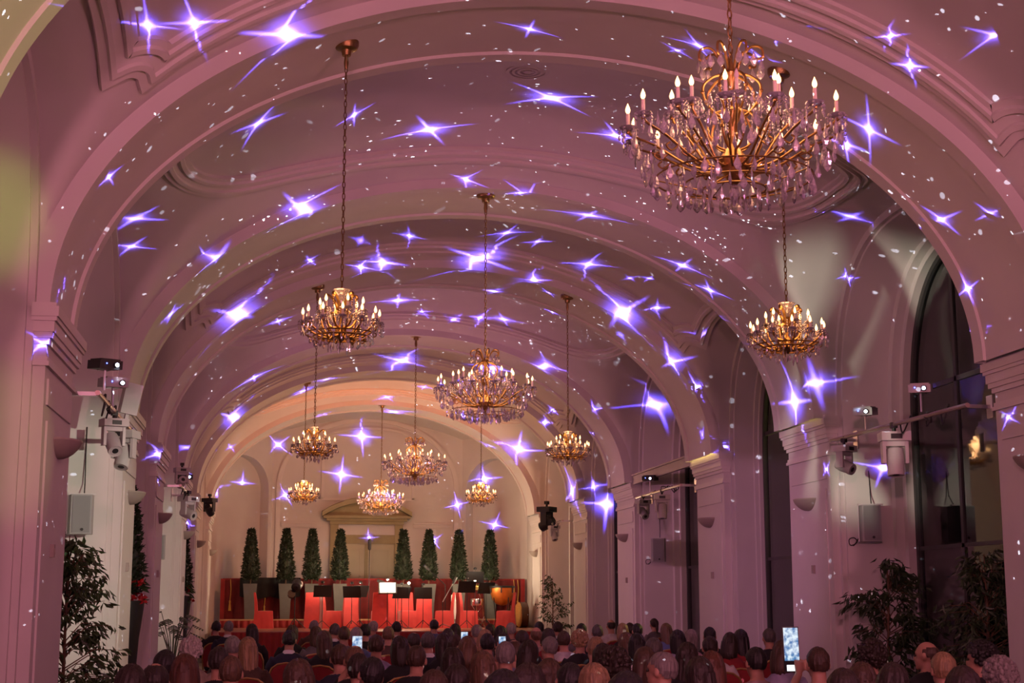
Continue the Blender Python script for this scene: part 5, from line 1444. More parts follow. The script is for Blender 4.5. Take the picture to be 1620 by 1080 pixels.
PEOPLE = [
    (-3.39, 8.2, 0.998, -0.09, 0, 'short', 'dark brown', 'black', 'person with short dark brown hair and black shirt, rearmost row, by the niche wall'),
    (-3.31, 8.95, 0.98, 0.11, 0, 'thin', 'dark brown', 'grey', 'person with thinning dark brown hair and grey top, rearmost row, before the niche-side piers'),
    (-3.42, 11.05, 0.986, 0.05, 1, 'short', 'black', 'navy', 'person with short black hair and navy shirt, rear rows, before the niche-side piers'),
    (-3.2, 9.72, 0.994, -0.17, 0, 'bob', 'auburn', 'red', 'person with chin-length auburn hair and red shirt, rearmost row, before the niche-side piers'),
    (-3.39, 13.9, 0.994, 0.1, 0, 'curly', 'white', 'beige', 'person with curly white hair and beige top, middle rows, before the niche-side piers'),
    (-3.07, 11.84, 0.984, 0.05, 0, 'short', 'dark brown', 'black', 'person with short dark brown hair and black jacket, rear rows, before the stage corner'),
    (-3.08, 15.47, 0.983, -0.14, 0, 'short', 'grey', 'grey', 'person with short grey hair and grey jacket, middle rows, before the stage corner'),
    (-2.92, 10.49, 0.982, 0.13, 2, 'short', 'light brown', 'brown', 'person with short light brown hair and brown top, rear rows, before the stage corner'),
    (-3.7, 26.73, 0.985, 0.02, 0, 'short', 'black', 'black', 'person with short black hair and black top, front rows, before the stage corner'),
    (-3.47, 25.98, 0.992, -0.09, 0, 'short', 'grey', 'navy', 'person with short grey hair and navy shirt, front rows, before the stage corner'),
    (-3.02, 22.73, 0.989, -0.1, 0, 'long', 'dark brown', 'black', 'person with long dark brown hair and black shirt, front rows, below the first topiary'),
    (-2.51, 18.08, 0.986, -0.11, 0, 'short', 'black', 'navy', 'person with short black hair and navy top, forward rows, below the second topiary'),
    (-2.45, 21.7, 0.986, -0.12, 0, 'bob', 'brown', 'black', 'person with chin-length brown hair and black top, forward rows, below the second topiary'),
    (-2.04, 26.91, 0.989, -0.13, 0, 'short', 'grey', 'brown', 'person with short grey hair and brown jacket, front rows, below the third topiary'),
    (-2.13, 20.96, 0.982, -0.02, 0, 'bob', 'brown', 'grey', 'person with chin-length brown hair and grey shirt, forward rows, below the third topiary'),
    (-2.13, 17.3, 0.991, -0.18, 0, 'long', 'brown', 'black', 'person with long brown hair and black jacket, forward rows, below the third topiary'),
    (-1.81, 23.22, 0.988, -0.1, 0, 'short', 'dark grey', 'navy', 'person with short dark grey hair and navy jacket, front rows, below the fourth topiary'),
    (-1.78, 20.2, 0.991, 0.17, 0, 'short', 'brown', 'grey', 'person with short brown hair and grey jacket, forward rows, below the fourth topiary'),
    (-2.09, 12.91, 0.989, 0.13, 2, 'short', 'brown', 'navy', 'person with short brown hair and navy jacket, rear rows, below the fourth topiary'),
    (-2.51, 8.72, 0.997, -0.07, 0, 'long', 'brown', 'brown', 'person with long brown hair and brown top, rearmost row, below the third topiary'),
    (-2.91, 14.65, 0.987, 0.01, 0, 'long', 'blond', 'brown', 'person with long blond hair and brown jacket, middle rows, below the first topiary'),
    (-1.66, 19.42, 0.994, 0.05, 0, 'short', 'grey', 'blue', 'person with short grey hair and blue shirt, forward rows, below the door'),
    (-1.38, 22.44, 0.989, 0.16, 0, 'short', 'black', 'black', 'person with short black hair and black jacket, front rows, below the door'),
    (-1.06, 25.93, 0.989, 0.17, 0, 'short', 'white', 'lavender', 'person with short white hair and lavender shirt, front rows, below the door'),
    (-0.73, 25.1, 0.989, -0.07, 0, 'short', 'black', 'navy', 'person with short black hair and navy top, front rows, below the fifth topiary'),
    (-1.19, 20.42, 0.987, -0.03, 0, 'short', 'light brown', 'brown', 'person with short light brown hair and brown top, forward rows, below the fifth topiary'),
    (-1.66, 15.46, 0.989, -0.09, 0, 'short', 'brown', 'lavender', 'person with short brown hair and lavender shirt, middle rows, below the door'),
    (-2.05, 11.81, 0.989, -0.07, 4, 'thin', 'light brown', 'black', 'black-clad person with thinning light brown hair and phone, rear rows, below the door'),
    (-2.08, 10.55, 0.974, 0.03, 0, 'short', 'dark brown', 'black', 'person with short dark brown hair and black shirt, rear rows, below the door'),
    (-2.04, 9.79, 0.976, 0.06, 1, 'short', 'black', 'grey', 'person with short black hair and grey shirt, rearmost row, below the door'),
    (-1.53, 12.44, 0.989, -0.16, 2, 'short', 'brown', 'black', 'person with short brown hair and black top, rear rows, below the sixth topiary'),
    (-1.48, 14.62, 0.989, 0.11, 0, 'bob', 'dark brown', 'black', 'person with chin-length dark brown hair and black top, middle rows, below the fifth topiary'),
    (-1.11, 17.47, 0.975, 0.07, 0, 'thin', 'dark brown', 'navy', 'person with thinning dark brown hair and navy top, middle rows, below the fifth topiary'),
    (-1.02, 16.66, 0.988, -0.01, 0, 'short', 'dark grey', 'navy', 'person with short dark grey hair and navy jacket, middle rows, below the sixth topiary'),
    (-0.94, 15.87, 0.99, -0.12, 0, 'long', 'dark brown', 'black', 'person with long dark brown hair and black shirt, middle rows, below the seventh topiary'),
    (0.13, 27.47, 0.989, 0.17, 0, 'short', 'black', 'blue', 'person with short black hair and blue top, front rows, below the sixth topiary'),
    (-0.51, 19.29, 0.982, 0.16, 0, 'short', 'dark brown', 'grey', 'person with short dark brown hair and grey jacket, forward rows, below the seventh topiary'),
    (-0.01, 22.89, 0.982, 0.12, 0, 'bob', 'dark brown', 'red', 'person with chin-length dark brown hair and red top, front rows, below the seventh topiary'),
    (-0.89, 15.13, 0.987, 0.02, 0, 'bob', 'brown', 'grey', 'person with chin-length brown hair and grey jacket, middle rows, below the seventh topiary'),
    (-0.87, 14.38, 0.991, -0.05, 4, 'bob', 'light brown', 'brown', 'brown-clad person with chin-length light brown hair and phone, middle rows, below the seventh topiary'),
    (0.12, 21.34, 0.992, 0.12, 0, 'short', 'grey', 'black', 'person with short grey hair and black shirt, front rows, below the eighth topiary'),
    (-0.15, 18.52, 0.98, -0.16, 0, 'bob', 'blond', 'grey', 'person with chin-length blond hair and grey top, forward rows, below the eighth topiary'),
    (-0.43, 16.2, 0.983, 0.04, 5, 'short', 'black', 'blue', 'person with short black hair and hands beside the ears, middle rows, below the eighth topiary'),
    (0.41, 22.12, 0.99, -0.14, 0, 'short', 'dark brown', 'black', 'person with short dark brown hair and black jacket, front rows, below the eighth topiary'),
    (0.34, 20.54, 0.989, 0.15, 0, 'bob', 'black', 'brown', 'person with chin-length black hair and brown jacket, forward rows, below the eighth topiary'),
    (0.91, 23.42, 0.989, -0.06, 0, 'short', 'white', 'grey', 'person with short white hair and grey top, front rows, below the double bass'),
    (-0.15, 16.96, 0.976, 0.14, 0, 'bob', 'dark brown', 'navy', 'person with chin-length dark brown hair and navy top, middle rows, below the double bass'),
    (0.19, 17.73, 0.985, 0.1, 0, 'short', 'dark brown', 'black', 'person with short dark brown hair and black top, forward rows, below the double bass'),
    (0.66, 19.56, 0.988, 0.03, 0, 'bald', 'light brown', 'beige', 'person with balding light brown head and beige jacket, forward rows, below the double bass'),
    (1.65, 25.15, 0.984, 0.13, 0, 'short', 'black', 'black', 'person with short black hair and black top, front rows, below the stage-side ficus'),
    (1.82, 24.38, 0.992, -0.02, 0, 'short', 'dark brown', 'navy', 'person with short dark brown hair and navy jacket, front rows, below the stage-side ficus'),
    (0.68, 18.77, 0.986, -0.1, 0, 'bob', 'dark brown', 'red', 'person with chin-length dark brown hair and red jacket, forward rows, below the stage-side ficus'),
    (-0.53, 13.62, 0.982, 0.15, 4, 'thin', 'brown', 'lavender', 'lavender-clad person with thinning brown hair and phone, middle rows, below the double bass'),
    (-0.84, 12.1, 1.001, -0.08, 0, 'short', 'grey', 'black', 'person with short grey hair and black top, rear rows, below the double bass'),
    (-0.53, 12.85, 0.993, 0.02, 0, 'bob', 'dark brown', 'black', 'person with chin-length dark brown hair and black shirt, middle rows, below the double bass'),
    (0.03, 15.01, 0.978, 0.07, 0, 'short', 'grey', 'black', 'person with short grey hair and black top, middle rows, below the stage-side ficus'),
    (0.74, 18.01, 0.991, -0.12, 2, 'short', 'brown', 'white', 'person with short brown hair and white shirt, forward rows, below the stage-side ficus'),
    (-1.35, 11.28, 0.984, 0.05, 0, 'bob', 'dark brown', 'black', 'person with chin-length dark brown hair and black jacket, rear rows, below the seventh topiary'),
    (-1.22, 10.53, 0.981, 0.18, 0, 'long', 'light brown', 'white', 'person with long light brown hair and white shirt, rear rows, below the eighth topiary'),
    (-1.58, 9.01, 0.965, 0.08, 0, 'short', 'dark brown', 'navy', 'person with short dark brown hair and navy jacket, rearmost row, below the seventh topiary'),
    (-1.79, 8.23, 0.967, 0.18, 0, 'short', 'brown', 'grey', 'person with short brown hair and grey jacket, rearmost row, below the sixth topiary'),
    (-1.65, 6.67, 1.019, 0.15, 0, 'short', 'black', 'black', 'person with short black hair and black shirt, rearmost row, below the double bass'),
    (-1.41, 7.45, 1.012, -0.09, 0, 'long', 'dark brown', 'brown', 'person with long dark brown hair and brown jacket, rearmost row, below the double bass'),
    (-0.9, 9.76, 0.963, -0.06, 0, 'long', 'brown', 'black', 'person with long brown hair and black shirt, rearmost row, below the stage-side ficus'),
    (-0.92, 8.97, 0.969, -0.02, 0, 'short', 'black', 'navy', 'person with short black hair and navy top, rearmost row, below the stage-side ficus'),
    (0.73, 17.02, 0.989, -0.13, 0, 'curly', 'blond', 'black', 'person with curly blond hair and black top, forward rows, before the fifth window-side pier'),
    (0.33, 14.26, 0.99, -0.17, 0, 'short', 'blond', 'black', 'person with short blond hair and black shirt, middle rows, before the fifth window-side pier'),
    (1.86, 22.62, 0.989, -0.06, 0, 'short', 'black', 'grey', 'person with short black hair and grey top, front rows, before the fifth window-side pier'),
    (1.85, 21.41, 0.989, -0.13, 0, 'short', 'dark grey', 'black', 'person with short dark grey hair and black jacket, front rows, before the fifth window-side pier'),
    (3.27, 26.99, 0.989, 0.05, 0, 'bald', 'dark brown', 'white', 'person with balding dark brown head and white shirt, front rows, before the fourth window-side pier'),
    (2.38, 22.13, 0.993, -0.14, 0, 'bob', 'blond', 'black', 'person with chin-length blond hair and black top, front rows, before the fourth window-side pier'),
    (2.85, 23.69, 0.982, -0.05, 0, 'short', 'dark brown', 'navy', 'person with short dark brown hair and navy top, front rows, before the fourth window-side pier'),
    (2.8, 22.94, 0.983, 0.12, 0, 'short', 'black', 'grey', 'person with short black hair and grey jacket, front rows, before the fourth window-side pier'),
    (1.02, 15.44, 0.992, -0.07, 0, 'bob', 'black', 'checked', 'person with chin-length black hair and black-and-white checked top, middle rows, before the fourth window-side pier'),
    (1.09, 16.21, 0.985, 0.15, 0, 'long', 'light brown', 'brown', 'person with long light brown hair and brown top, middle rows, before the fourth window-side pier'),
    (4.51, 28.77, 0.989, 0.13, 0, 'tail', 'dark brown', 'grey', 'person with dark brown ponytail and grey shirt, front rows, before the farther light bar'),
    (3.04, 22.11, 0.992, -0.02, 0, 'long', 'light brown', 'blue', 'person with long light brown hair and blue shirt, front rows, before the farther light bar'),
    (1.87, 17.01, 0.992, 0.07, 0, 'bob', 'black', 'lavender', 'person with chin-length black hair and lavender shirt, forward rows, before the third window-side pier'),
    (0.71, 13.46, 0.995, -0.01, 0, 'short', 'dark grey', 'navy', 'person with short dark grey hair and navy top, middle rows, before the farther light bar'),
    (2.24, 17.81, 0.985, -0.01, 0, 'long', 'grey', 'pale pink', 'person with long grey hair and pale pink top, forward rows, before the third window-side pier'),
    (2.86, 19.18, 0.989, -0.14, 0, 'short', 'black', 'black', 'person with short black hair and black jacket, forward rows, before the third window-side pier'),
    (1.76, 15.15, 0.99, 0.05, 2, 'short', 'dark brown', 'white', 'person with short dark brown hair and white shirt, middle rows, before the third window-side pier'),
    (2.15, 15.89, 0.987, 0.13, 0, 'bob', 'dark brown', 'red', 'person with chin-length dark brown hair and red top, middle rows, before the slim dark window'),
    (2.75, 17.47, 0.989, -0.15, 0, 'long', 'black', 'red', 'person with long black hair and red jacket, forward rows, before the slim dark window'),
    (3.34, 18.2, 0.989, 0.01, 0, 'short', 'dark grey', 'black', 'person with short dark grey hair and black top, forward rows, before the second window-side pier'),
    (0.98, 11.3, 0.979, 0.13, 0, 'short', 'black', 'pale pink', 'person with short black hair and pale pink shirt, rear rows, before the slim dark window'),
    (0.65, 12.11, 0.989, -0.16, 0, 'long', 'dark brown', 'black', 'person with long dark brown hair and black top, rear rows, before the third window-side pier'),
    (0.33, 10.26, 0.982, 0.07, 0, 'bob', 'auburn', 'black', 'person with chin-length auburn hair and black top, rear rows, before the third window-side pier'),
    (-0.15, 8.87, 0.993, -0.17, 0, 'long', 'dark brown', 'black', 'person with long dark brown hair and black shirt, rearmost row, before the third window-side pier'),
    (-0.19, 9.62, 0.997, -0.05, 6, 'short', 'grey', 'white', 'person with short grey hair and white shirt, rear rows, before the farther light bar'),
    (0.07, 11.13, 0.986, 0.06, 0, 'long', 'brown', 'red', 'person with long brown hair and red shirt, rear rows, before the farther light bar'),
    (-0.33, 10.39, 0.981, -0.08, 0, 'bushy', 'dark brown', 'black', 'person with bushy dark brown hair and black top, rear rows, before the fourth window-side pier'),
    (-0.08, 11.91, 0.988, 0.08, 0, 'bob', 'dark brown', 'grey', 'person with chin-length dark brown hair and grey shirt, rear rows, before the fourth window-side pier'),
    (-0.92, 8.2, 0.987, 0.05, 0, 'long', 'blond', 'brown', 'person with long blond hair and brown top, rearmost row, before the fifth window-side pier'),
    (-1.09, 6.7, 1.009, 0.13, 0, 'short', 'black', 'black', 'person with short black hair and black shirt, rearmost row, before the fourth window-side pier'),
    (1.6, 12.55, 0.989, 0.02, 0, 'bob', 'brown', 'lavender', 'person with chin-length brown hair and lavender shirt, rear rows, before the second window-side pier'),
    (1.18, 10.51, 0.996, -0.06, 4, 'short', 'brown', 'lavender', 'lavender-clad person with short brown hair and phone, rear rows, before the second window-side pier'),
    (2.13, 11.89, 0.989, -0.01, 0, 'bushy', 'dark brown', 'black', 'person with bushy dark brown hair and black top, rear rows, before the open-branched ficus'),
    (0.81, 8.73, 0.968, 0.05, 0, 'bob', 'brown', 'black', 'person with chin-length brown hair and black shirt, rearmost row, before the open-branched ficus'),
    (2.73, 12.18, 0.989, -0.05, 6, 'bald', 'brown', 'black', 'person with balding brown head and black top, rear rows, before the widest window'),
    (1.74, 9.66, 0.989, -0.06, 0, 'short', 'blond', 'red', 'person with short blond hair and red shirt, rear rows, before the widest window'),
    (2.76, 11.25, 0.989, -0.05, 6, 'bushy', 'black', 'black', 'person with bushy black hair and black top, rear rows, before the dense dark ficus'),
    (1.56, 8.48, 0.989, 0.13, 0, 'curly', 'grey', 'grey', 'person with curly grey hair and grey jacket, rearmost row, before the dense dark ficus'),
    (0.68, 7.94, 0.99, 0.17, 0, 'bob', 'dark brown', 'white', 'person with chin-length dark brown hair and white shirt, rearmost row, before the open-branched ficus'),
    (0.17, 7.35, 0.991, 0.01, 0, 'short', 'dark brown', 'navy', 'person with short dark brown hair and navy top, rearmost row, before the open-branched ficus'),
    (0.72, 7.16, 1.0, 0.17, 0, 'long', 'dark brown', 'navy', 'person with long dark brown hair and navy shirt, rearmost row, before the dense dark ficus'),
]
HAIRC = {'black': (0.012, 0.01, 0.01), 'dark brown': (0.03, 0.018, 0.012), 'brown': (0.075, 0.04, 0.022), 'auburn': (0.11, 0.04, 0.02), 'light brown': (0.16, 0.09, 0.05), 'blond': (0.36, 0.23, 0.12), 'grey': (0.26, 0.23, 0.22), 'white': (0.52, 0.48, 0.45), 'dark grey': (0.1, 0.09, 0.085)}
TOPC = {'black': (0.01, 0.01, 0.012), 'navy': (0.016, 0.02, 0.045), 'white': (0.62, 0.6, 0.62), 'lavender': (0.32, 0.3, 0.46), 'grey': (0.14, 0.13, 0.14), 'red': (0.28, 0.02, 0.025), 'beige': (0.36, 0.28, 0.22), 'brown': (0.09, 0.05, 0.035), 'blue': (0.1, 0.14, 0.3), 'pale pink': (0.48, 0.32, 0.34)}
prnd = random.Random(9)
VISIBLE_CHAIRS = {}
for i, (x, y, s, rz, var, style, hc_, tc_, lab) in enumerate(PEOPLE):
    if var == 0 and style in ('long', 'bob', 'tail', 'curly'): var = prnd.choice((3, 3, 7))
    elif var == 0: var = prnd.choice((0, 0, 0, 1))
    me, hc, R = BODY[var]
    if tc_ == 'checked':
        me = me.copy(); me.materials[1] = chk
    p = put('person', me, None, (x, y, 0), rz, (s, s, s))
    tag(p, lab, 'person', 'seated audience')
    p.color = (*[q * 0.85 for q in TOPC.get(tc_, (0.2, 0.2, 0.2))], 1)
    h = put('hair', HAIRS[style], p, hc); h.rotation_euler = R.to_euler()
    c = HAIRC[hc_]; v = prnd.uniform(0.6, 0.85); h.color = (c[0] * v, c[1] * v, c[2] * v, 1)
    f = put('face_features', FACE, p, hc); f.rotation_euler = R.to_euler()
    if tc_ == 'navy' and style in ('short', 'thin') and var in (0, 1): put('collar', COLLAR, p)
    if y < 13.5:
        who = lab.split('with ')[1].split(' and ')[0].split(' in ')[0]
        cl = 'gilt chair under person with %s, %s' % (who, ', '.join(lab.split(', ')[-2:]))
        if cl in VISIBLE_CHAIRS: cl = cl.replace('gilt chair', 'gilt red-backed chair')
        VISIBLE_CHAIRS[cl] = 1
        banquet_chair(x, y, rz, cl, 'banquet chairs of the rear rows')
    else:
        banquet_chair(x, y, rz, 'gilt banquet chair with red upholstery hidden under a seated person of the farther rows', 'banquet chairs of the farther rows')
    if var == 4:
        a = rz; d = Vector((0.0, 0.415, 1.30)) * s
        px, py = x - d.y * math.sin(a), y + d.y * math.cos(a)
        if x > 1: phone((px - 0.09, py, d.z - 0.01), 0.0, -0.1, 'large glowing phone held up before the second window-side pier', 0.062, 0.165, True)
        elif tc_ == 'brown': phone((px, py, d.z - 0.03), a, -0.1, 'phone with bluish screen held up below the seventh topiary', 0.036, 0.085)
        elif tc_ == 'lavender': phone((px, py, d.z - 0.03), a, -0.1, 'small phone held up by the lavender-shirted person below the double bass', 0.036, 0.07)
        else: phone((px + 0.01, py, d.z), a, -0.1, 'bright phone screen held up below the fourth topiary', 0.042, 0.08)

# ------------------------------------------------------------------ star beams thrown by the projectors: (projector, point struck, half size per metre)
STARS = [
    ('L',-3.81,12.06,6.28,0.029), ('L',-3.46,12.33,6.43,0.033), ('R',-2.68,12.83,6.56,0.0363), ('A',-2.65,13.92,6.56,0.0241), ('R',-3.01,16.9,7.04,0.0189), ('A',-2.54,17.98,7.12,0.0457),
    ('A',-3.83,13.27,5.76,0.0221), ('A',-3.68,13.93,5.91,0.0363), ('D',-4.21,13.25,5.32,0.0063), ('b',-4.55,18.68,5.95,0.0141), ('b',-4.47,18.3,6.21,0.0199), ('R',-1.89,17.57,7.41,0.0119),
    ('B',-0.91,18.23,7.48,0.0526), ('B',-0.38,13.68,7.08,0.0254), ('B',0.48,17.29,7.65,0.0692), ('b',-0.34,19.31,7.17,0.0256), ('b',0.42,19.39,7.03,0.0332), ('B',1.46,19.92,6.9,0.0579),
    ('B',1.43,17.94,7.42,0.0576), ('b',1.11,13.76,6.97,0.0211), ('b',1.25,13.52,6.95,0.0361), ('b',1.83,13.38,6.8,0.037), ('A',2.04,12.69,6.89,0.0156), ('R',2.72,12.35,6.68,0.0163),
    ('L',2.96,12.51,6.47,0.0156), ('R',3.42,11.75,6.5,0.0262), ('L',3.03,13.7,6.24,0.0258), ('L',3.01,14.24,6.25,0.0181), ('C',3.92,14.06,5.45,0.0112), ('A',4.38,17.69,6.42,0.0196),
    ('C',4.03,13.22,5.3,0.0057), ('L',4.26,14.29,4.79,0.0128), ('C',4.36,14.32,4.38,0.0097), ('C',4.42,13.95,4.21,0.0067), ('b',4.7,18.65,5.84,0.0355), ('b',-2.45,19.3,6.68,0.0477),
    ('b',-3.54,19.31,5.98,0.0272), ('B',-2.29,23.76,6.99,0.0139), ('D',-4.16,20.18,5.39,0.0184), ('B',-3.4,24.24,6.17,0.0599), ('C',-2.8,29.36,7.02,0.0562), ('A',-1.5,23.56,7.3,0.0155),
    ('A',-0.72,23.59,7.41,0.0218), ('A',-1.1,24.24,7.11,0.0358), ('B',-1.46,24.24,7.02,0.0231), ('B',0.45,24.12,7.21,0.066), ('C',0.82,23.31,7.45,0.0261), ('C',1.33,23.39,7.34,0.0159),
    ('B',2.2,23.57,7.04,0.0406), ('B',1.42,24.24,6.89,0.0314), ('C',2.9,20.32,6.32,0.0257), ('B',3.09,23.04,6.72,0.0162), ('B',2.85,23.38,6.79,0.014), ('C',3.34,20.51,6.02,0.0224),
    ('A',2.92,24.24,6.38,0.0525), ('B',3.37,23.68,6.37,0.0282), ('D',1.77,24.86,6.81,0.022), ('D',2.47,28.46,7.19,0.0416), ('D',1.71,29.76,7.25,0.0596), ('B',1.26,29.94,7.31,0.0169),
    ('C',0.73,30.08,7.29,0.0291), ('D',0.08,30.04,7.42,0.0271), ('D',-0.45,29.56,7.54,0.0536), ('B',0.95,25.7,6.99,0.0175), ('A',3.11,25.27,6.19,0.0118), ('D',0.1,35.34,7.23,0.0644),
    ('A',3.76,24.31,5.58,0.0356), ('A',4.16,24.24,5.15,0.0212), ('C',2.67,30.72,6.45,0.0456), ('C',4.93,30.11,5.62,0.0549), ('A',4.62,24.24,4.18,0.0176), ('A',4.39,24.76,4.41,0.0152),
    ('C',4.08,23.44,5.92,0.0141), ('A',3.77,30.75,5.57,0.0111), ('F',3.88,41.78,5.83,0.2029), ('F',3.28,43.31,6.07,0.0426), ('C',3.58,35.66,5.87,0.0194), ('D',3.68,35.14,6.11,0.0243),
    ('C',4.76,35.58,4.33,0.0253), ('C',5.04,35.49,3.91,0.0483), ('C',4.41,36.59,4.29,0.0544), ('C',4.4,20.06,4.37,0.0452), ('A',4.45,19.31,4.53,0.0341), ('A',5.24,23.13,3.77,0.0306),
    ('A',4.6,19.43,3.38,0.0135), ('A',5.22,19.01,3.37,0.0237), ('b',5.59,18.65,3.33,0.0394), ('F',3.91,46.73,3.96,0.0478), ('F',3.63,47.05,5.41,0.0554), ('F',2.8,47.25,4.6,0.0432),
    ('F',2.06,47.3,3.48,0.0344), ('F',0.05,47.2,3.56,0.0302), ('F',-0.84,47.3,5.51,0.0516), ('F',-0.23,47.3,6.71,0.0562), ('F',0.5,43.6,7.03,0.0778), ('F',0.18,41.94,7.25,0.0471),
    ('F',1.14,41.03,7.43,0.0429), ('F',-1.56,43.5,6.92,0.032), ('D',-2.22,37.19,6.69,0.0396), ('F',-3.28,31.53,6.21,0.0428), ('D',-3.8,35.66,5.86,0.0494), ('C',-3.86,46.79,5.18,0.0174),
    ('C',-4.07,41.91,5.78,0.0114), ('D',-3.09,47.22,3.97,0.0177), ('F',-2.81,47.3,6.41,0.033), ('F',-2.54,47.3,4.85,0.0316), ('D',-4.79,35.53,3.38,0.0227), ('D',-4.55,30.72,4.65,0.0132),
    ('F',-4.54,45.53,4.86,0.0723), ('D',-4.6,19.94,3.73,0.0098), ('B',-4.58,24.18,3.9,0.0167), ('F',-4.6,24.71,3.51,0.008), ('R',-4.64,12.83,3.74,0.0124), ('D',-4.53,13.77,3.9,0.0098),
    ('D',-4.61,13.39,4.28,0.0063), ('D',-4.49,14.21,4.78,0.0075), ('D',-4.59,13.51,4.42,0.0039), ('F',-1.66,36.33,6.9,0.0491), ('D',2.21,34.92,7.05,0.0584), ('C',2.55,35.18,6.82,0.016),
    ('C',4.6,36.79,3.25,0.0164), ('C',4.58,14.2,3.46,0.0069), ('b',5.59,17.81,3.43,0.0456),
]
PROJ = {'A': (-4.40, 15.78, 3.93), 'B': (4.50, 17.52, 4.0), 'b': (4.42, 15.66, 4.03), 'C': (-4.42, 28.06, 3.93), 'D': (4.42, 28.34, 4.03),
        'L': (-4.3, 5.2, 3.9), 'R': (4.3, 5.2, 3.9), 'F': (4.15, 39.0, 4.2), 'M': (-2.2, -1.5, 3.2)}
def star_nodes(d, k, soft, halo):
    """four-pointed star in the beam's own direction space; k = 1 / tangent of the star's half size"""
    d.use_nodes = True
    nt = d.node_tree; nt.nodes.clear(); N = nt.nodes.new; L = nt.links.new
    out = N('ShaderNodeOutputLight'); em = N('ShaderNodeEmission'); L(em.outputs[0], out.inputs[0])
    tc = N('ShaderNodeTexCoord'); sp = N('ShaderNodeSeparateXYZ'); L(tc.outputs['Normal'], sp.inputs[0])
    def M(op, a, b=None, c=None):
        m = N('ShaderNodeMath'); m.operation = op
        for i, v in enumerate((a, b, c)):
            if v is None: continue
            if isinstance(v, (int, float)): m.inputs[i].default_value = v
            else: L(v, m.inputs[i])
        return m.outputs[0]
    u = M('ABSOLUTE', M('MULTIPLY', M('DIVIDE', sp.outputs[0], sp.outputs[2]), k))
    v = M('ABSOLUTE', M('MULTIPLY', M('DIVIDE', sp.outputs[1], sp.outputs[2]), k))
    r2 = M('MULTIPLY_ADD', u, u, M('MULTIPLY', v, v))
    def spike(a, b):                                     # long along a, thin across b
        taper = M('POWER', M('MAXIMUM', M('SUBTRACT', 1.0, a), 0.0), 1.6)
        return M('MULTIPLY', taper, M('EXPONENT', M('MULTIPLY', M('MULTIPLY', b, b), -1300.0 / soft)))
    core = M('MULTIPLY', M('EXPONENT', M('MULTIPLY', r2, -110.0)), 170.0)
    glow = M('MULTIPLY', M('EXPONENT', M('MULTIPLY', r2, -17.0)), 15.0 * halo)
    spk = M('MULTIPLY', M('ADD', spike(u, v), spike(v, u)), 85.0)
    tot = M('ADD', M('ADD', core, glow), spk)
    edge = M('MAXIMUM', M('SUBTRACT', 1.0, M('MULTIPLY', r2, 0.9)), 0.0)
    L(M('MULTIPLY', tot, edge), em.inputs['Strength'])
    em.inputs['Color'].default_value = (1, 1, 1, 1)
srnd = random.Random(21)
for i, (src, x, y, z, k) in enumerate(STARS):
    p = Vector(PROJ[src]); h = Vector((x, y, z)); D = h - p
    kk = max(k, 0.008) * 1.35
    d = bpy.data.lights.new('star_beam', 'SPOT')
    d.color = (0.13, 0.09, 1.0)
    d.energy = 14.0 * D.length_squared
    d.shadow_soft_size = 0.0
    d.spot_size = 2 * math.atan(kk * 1.06); d.spot_blend = 0.05
    star_nodes(d, 1.0 / kk, 1.0 if k > 0.02 else 2.0, 1.0 + max(0.0, min(0.8, (k - 0.025) * 25)))
    o = bpy.data.objects.new('star_beam', d); COL.objects.link(o); o.location = p
    o.rotation_euler = (D.to_track_quat('-Z', 'Y') @ Matrix.Rotation(srnd.choice((0, 0, PI / 4)) + srnd.uniform(-0.35, 0.35), 4, 'Z').to_quaternion()).to_euler()

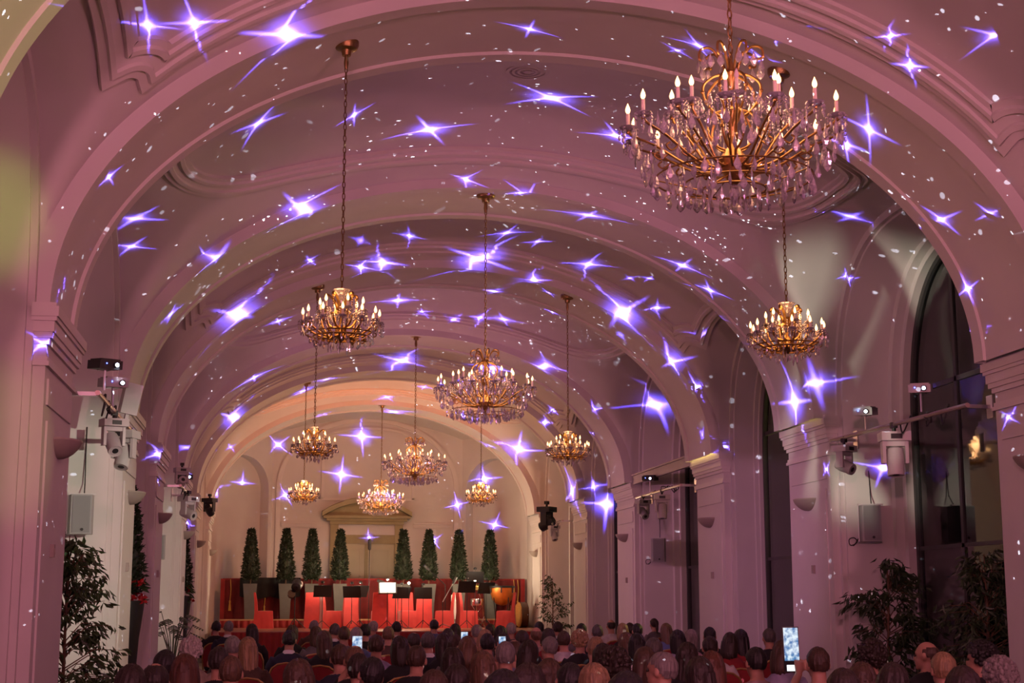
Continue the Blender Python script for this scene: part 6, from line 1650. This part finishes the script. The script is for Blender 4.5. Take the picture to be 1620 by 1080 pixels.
def speckle(src, target, cone, energy, scale, seed, amp):
    """field of fine bright dots from the same projectors"""
    d = bpy.data.lights.new('star_dust_beam', 'SPOT')
    d.color = (0.74, 0.80, 1.0); d.energy = energy; d.shadow_soft_size = 0.0
    d.spot_size = math.radians(cone); d.spot_blend = 0.1
    d.use_nodes = True
    nt = d.node_tree; nt.nodes.clear(); N = nt.nodes.new; L = nt.links.new
    out = N('ShaderNodeOutputLight'); em = N('ShaderNodeEmission'); L(em.outputs[0], out.inputs[0])
    tc = N('ShaderNodeTexCoord'); mp = N('ShaderNodeMapping'); mp.inputs['Location'].default_value = (seed * 3.7, seed * 1.3, seed * 2.1)
    mp.inputs['Scale'].default_value = (scale,) * 3
    L(tc.outputs['Normal'], mp.inputs[0])
    no = N('ShaderNodeTexNoise'); no.inputs['Scale'].default_value = 0.12; L(mp.outputs[0], no.inputs['Vector'])
    vo = N('ShaderNodeTexVoronoi'); vo.inputs['Scale'].default_value = 1.0; L(mp.outputs[0], vo.inputs['Vector'])
    def M(op, a, b):
        m = N('ShaderNodeMath'); m.operation = op
        for i, v in enumerate((a, b)):
            if isinstance(v, (int, float)): m.inputs[i].default_value = v
            else: L(v, m.inputs[i])
        return m.outputs[0]
    sep = N('ShaderNodeSeparateColor'); L(vo.outputs['Color'], sep.inputs[0])
    rad = M('MULTIPLY', M('POWER', sep.outputs[0], 1.4), M('MULTIPLY', M('MAXIMUM', M('SUBTRACT', no.outputs['Fac'], 0.30), 0.0), 0.66))
    on = M('LESS_THAN', vo.outputs['Distance'], rad)
    L(M('MULTIPLY', on, amp), em.inputs['Strength'])
    o = bpy.data.objects.new('star_dust_beam', d); COL.objects.link(o); o.location = PROJ[src]
    o.rotation_euler = (Vector(target) - Vector(PROJ[src])).to_track_quat('-Z', 'Y').to_euler()
for i, (s_, tg, cone, pw) in enumerate((('A', (2.0, 18.5, 6.6), 120, 55), ('B', (-2.5, 16.5, 6.6), 120, 55), ('C', (2.0, 29, 6.8), 125, 55), ('D', (-2.0, 28, 6.8), 125, 55), ('L', (2.2, 12.5, 6.2), 90, 70), ('R', (-2.5, 12.5, 6.2), 90, 70), ('F', (-1, 42, 6.2), 130, 45))):
    speckle(s_, tg, cone, pw, 72.0, i, 100.0)

# pale patterned effect light across the widest window recess (dappled like branches)
d = bpy.data.lights.new('dapple_beam', 'SPOT'); d.color = (0.95, 0.95, 0.72); d.energy = 3000; d.shadow_soft_size = 0.02; d.spot_size = math.radians(19); d.spot_blend = 0.5
d.use_nodes = True; nt = d.node_tree
tc = nt.nodes.new('ShaderNodeTexCoord'); no = nt.nodes.new('ShaderNodeTexVoronoi'); no.feature = 'DISTANCE_TO_EDGE'; no.inputs['Scale'].default_value = 9
mp = nt.nodes.new('ShaderNodeMapping'); mp.inputs['Scale'].default_value = (1.6, 0.6, 1); mp.inputs['Rotation'].default_value = (0, 0, 0.5)
nt.links.new(tc.outputs['Normal'], mp.inputs[0]); nt.links.new(mp.outputs[0], no.inputs['Vector'])
rp = nt.nodes.new('ShaderNodeValToRGB'); rp.color_ramp.elements[0].position = 0.10; rp.color_ramp.elements[0].color = (0.05, 0.05, 0.05, 1); rp.color_ramp.elements[1].position = 0.22
nt.links.new(no.outputs['Distance'], rp.inputs[0])
em = [n for n in nt.nodes if n.type == 'EMISSION'][0]
nt.links.new(rp.outputs[0], em.inputs['Strength'])
o = bpy.data.objects.new('dapple_beam', d); COL.objects.link(o); o.location = (-4.2, 9.6, 3.7)
o.rotation_euler = (Vector((5.15, 19.0, 4.6)) - o.location).to_track_quat('-Z', 'Y').to_euler()
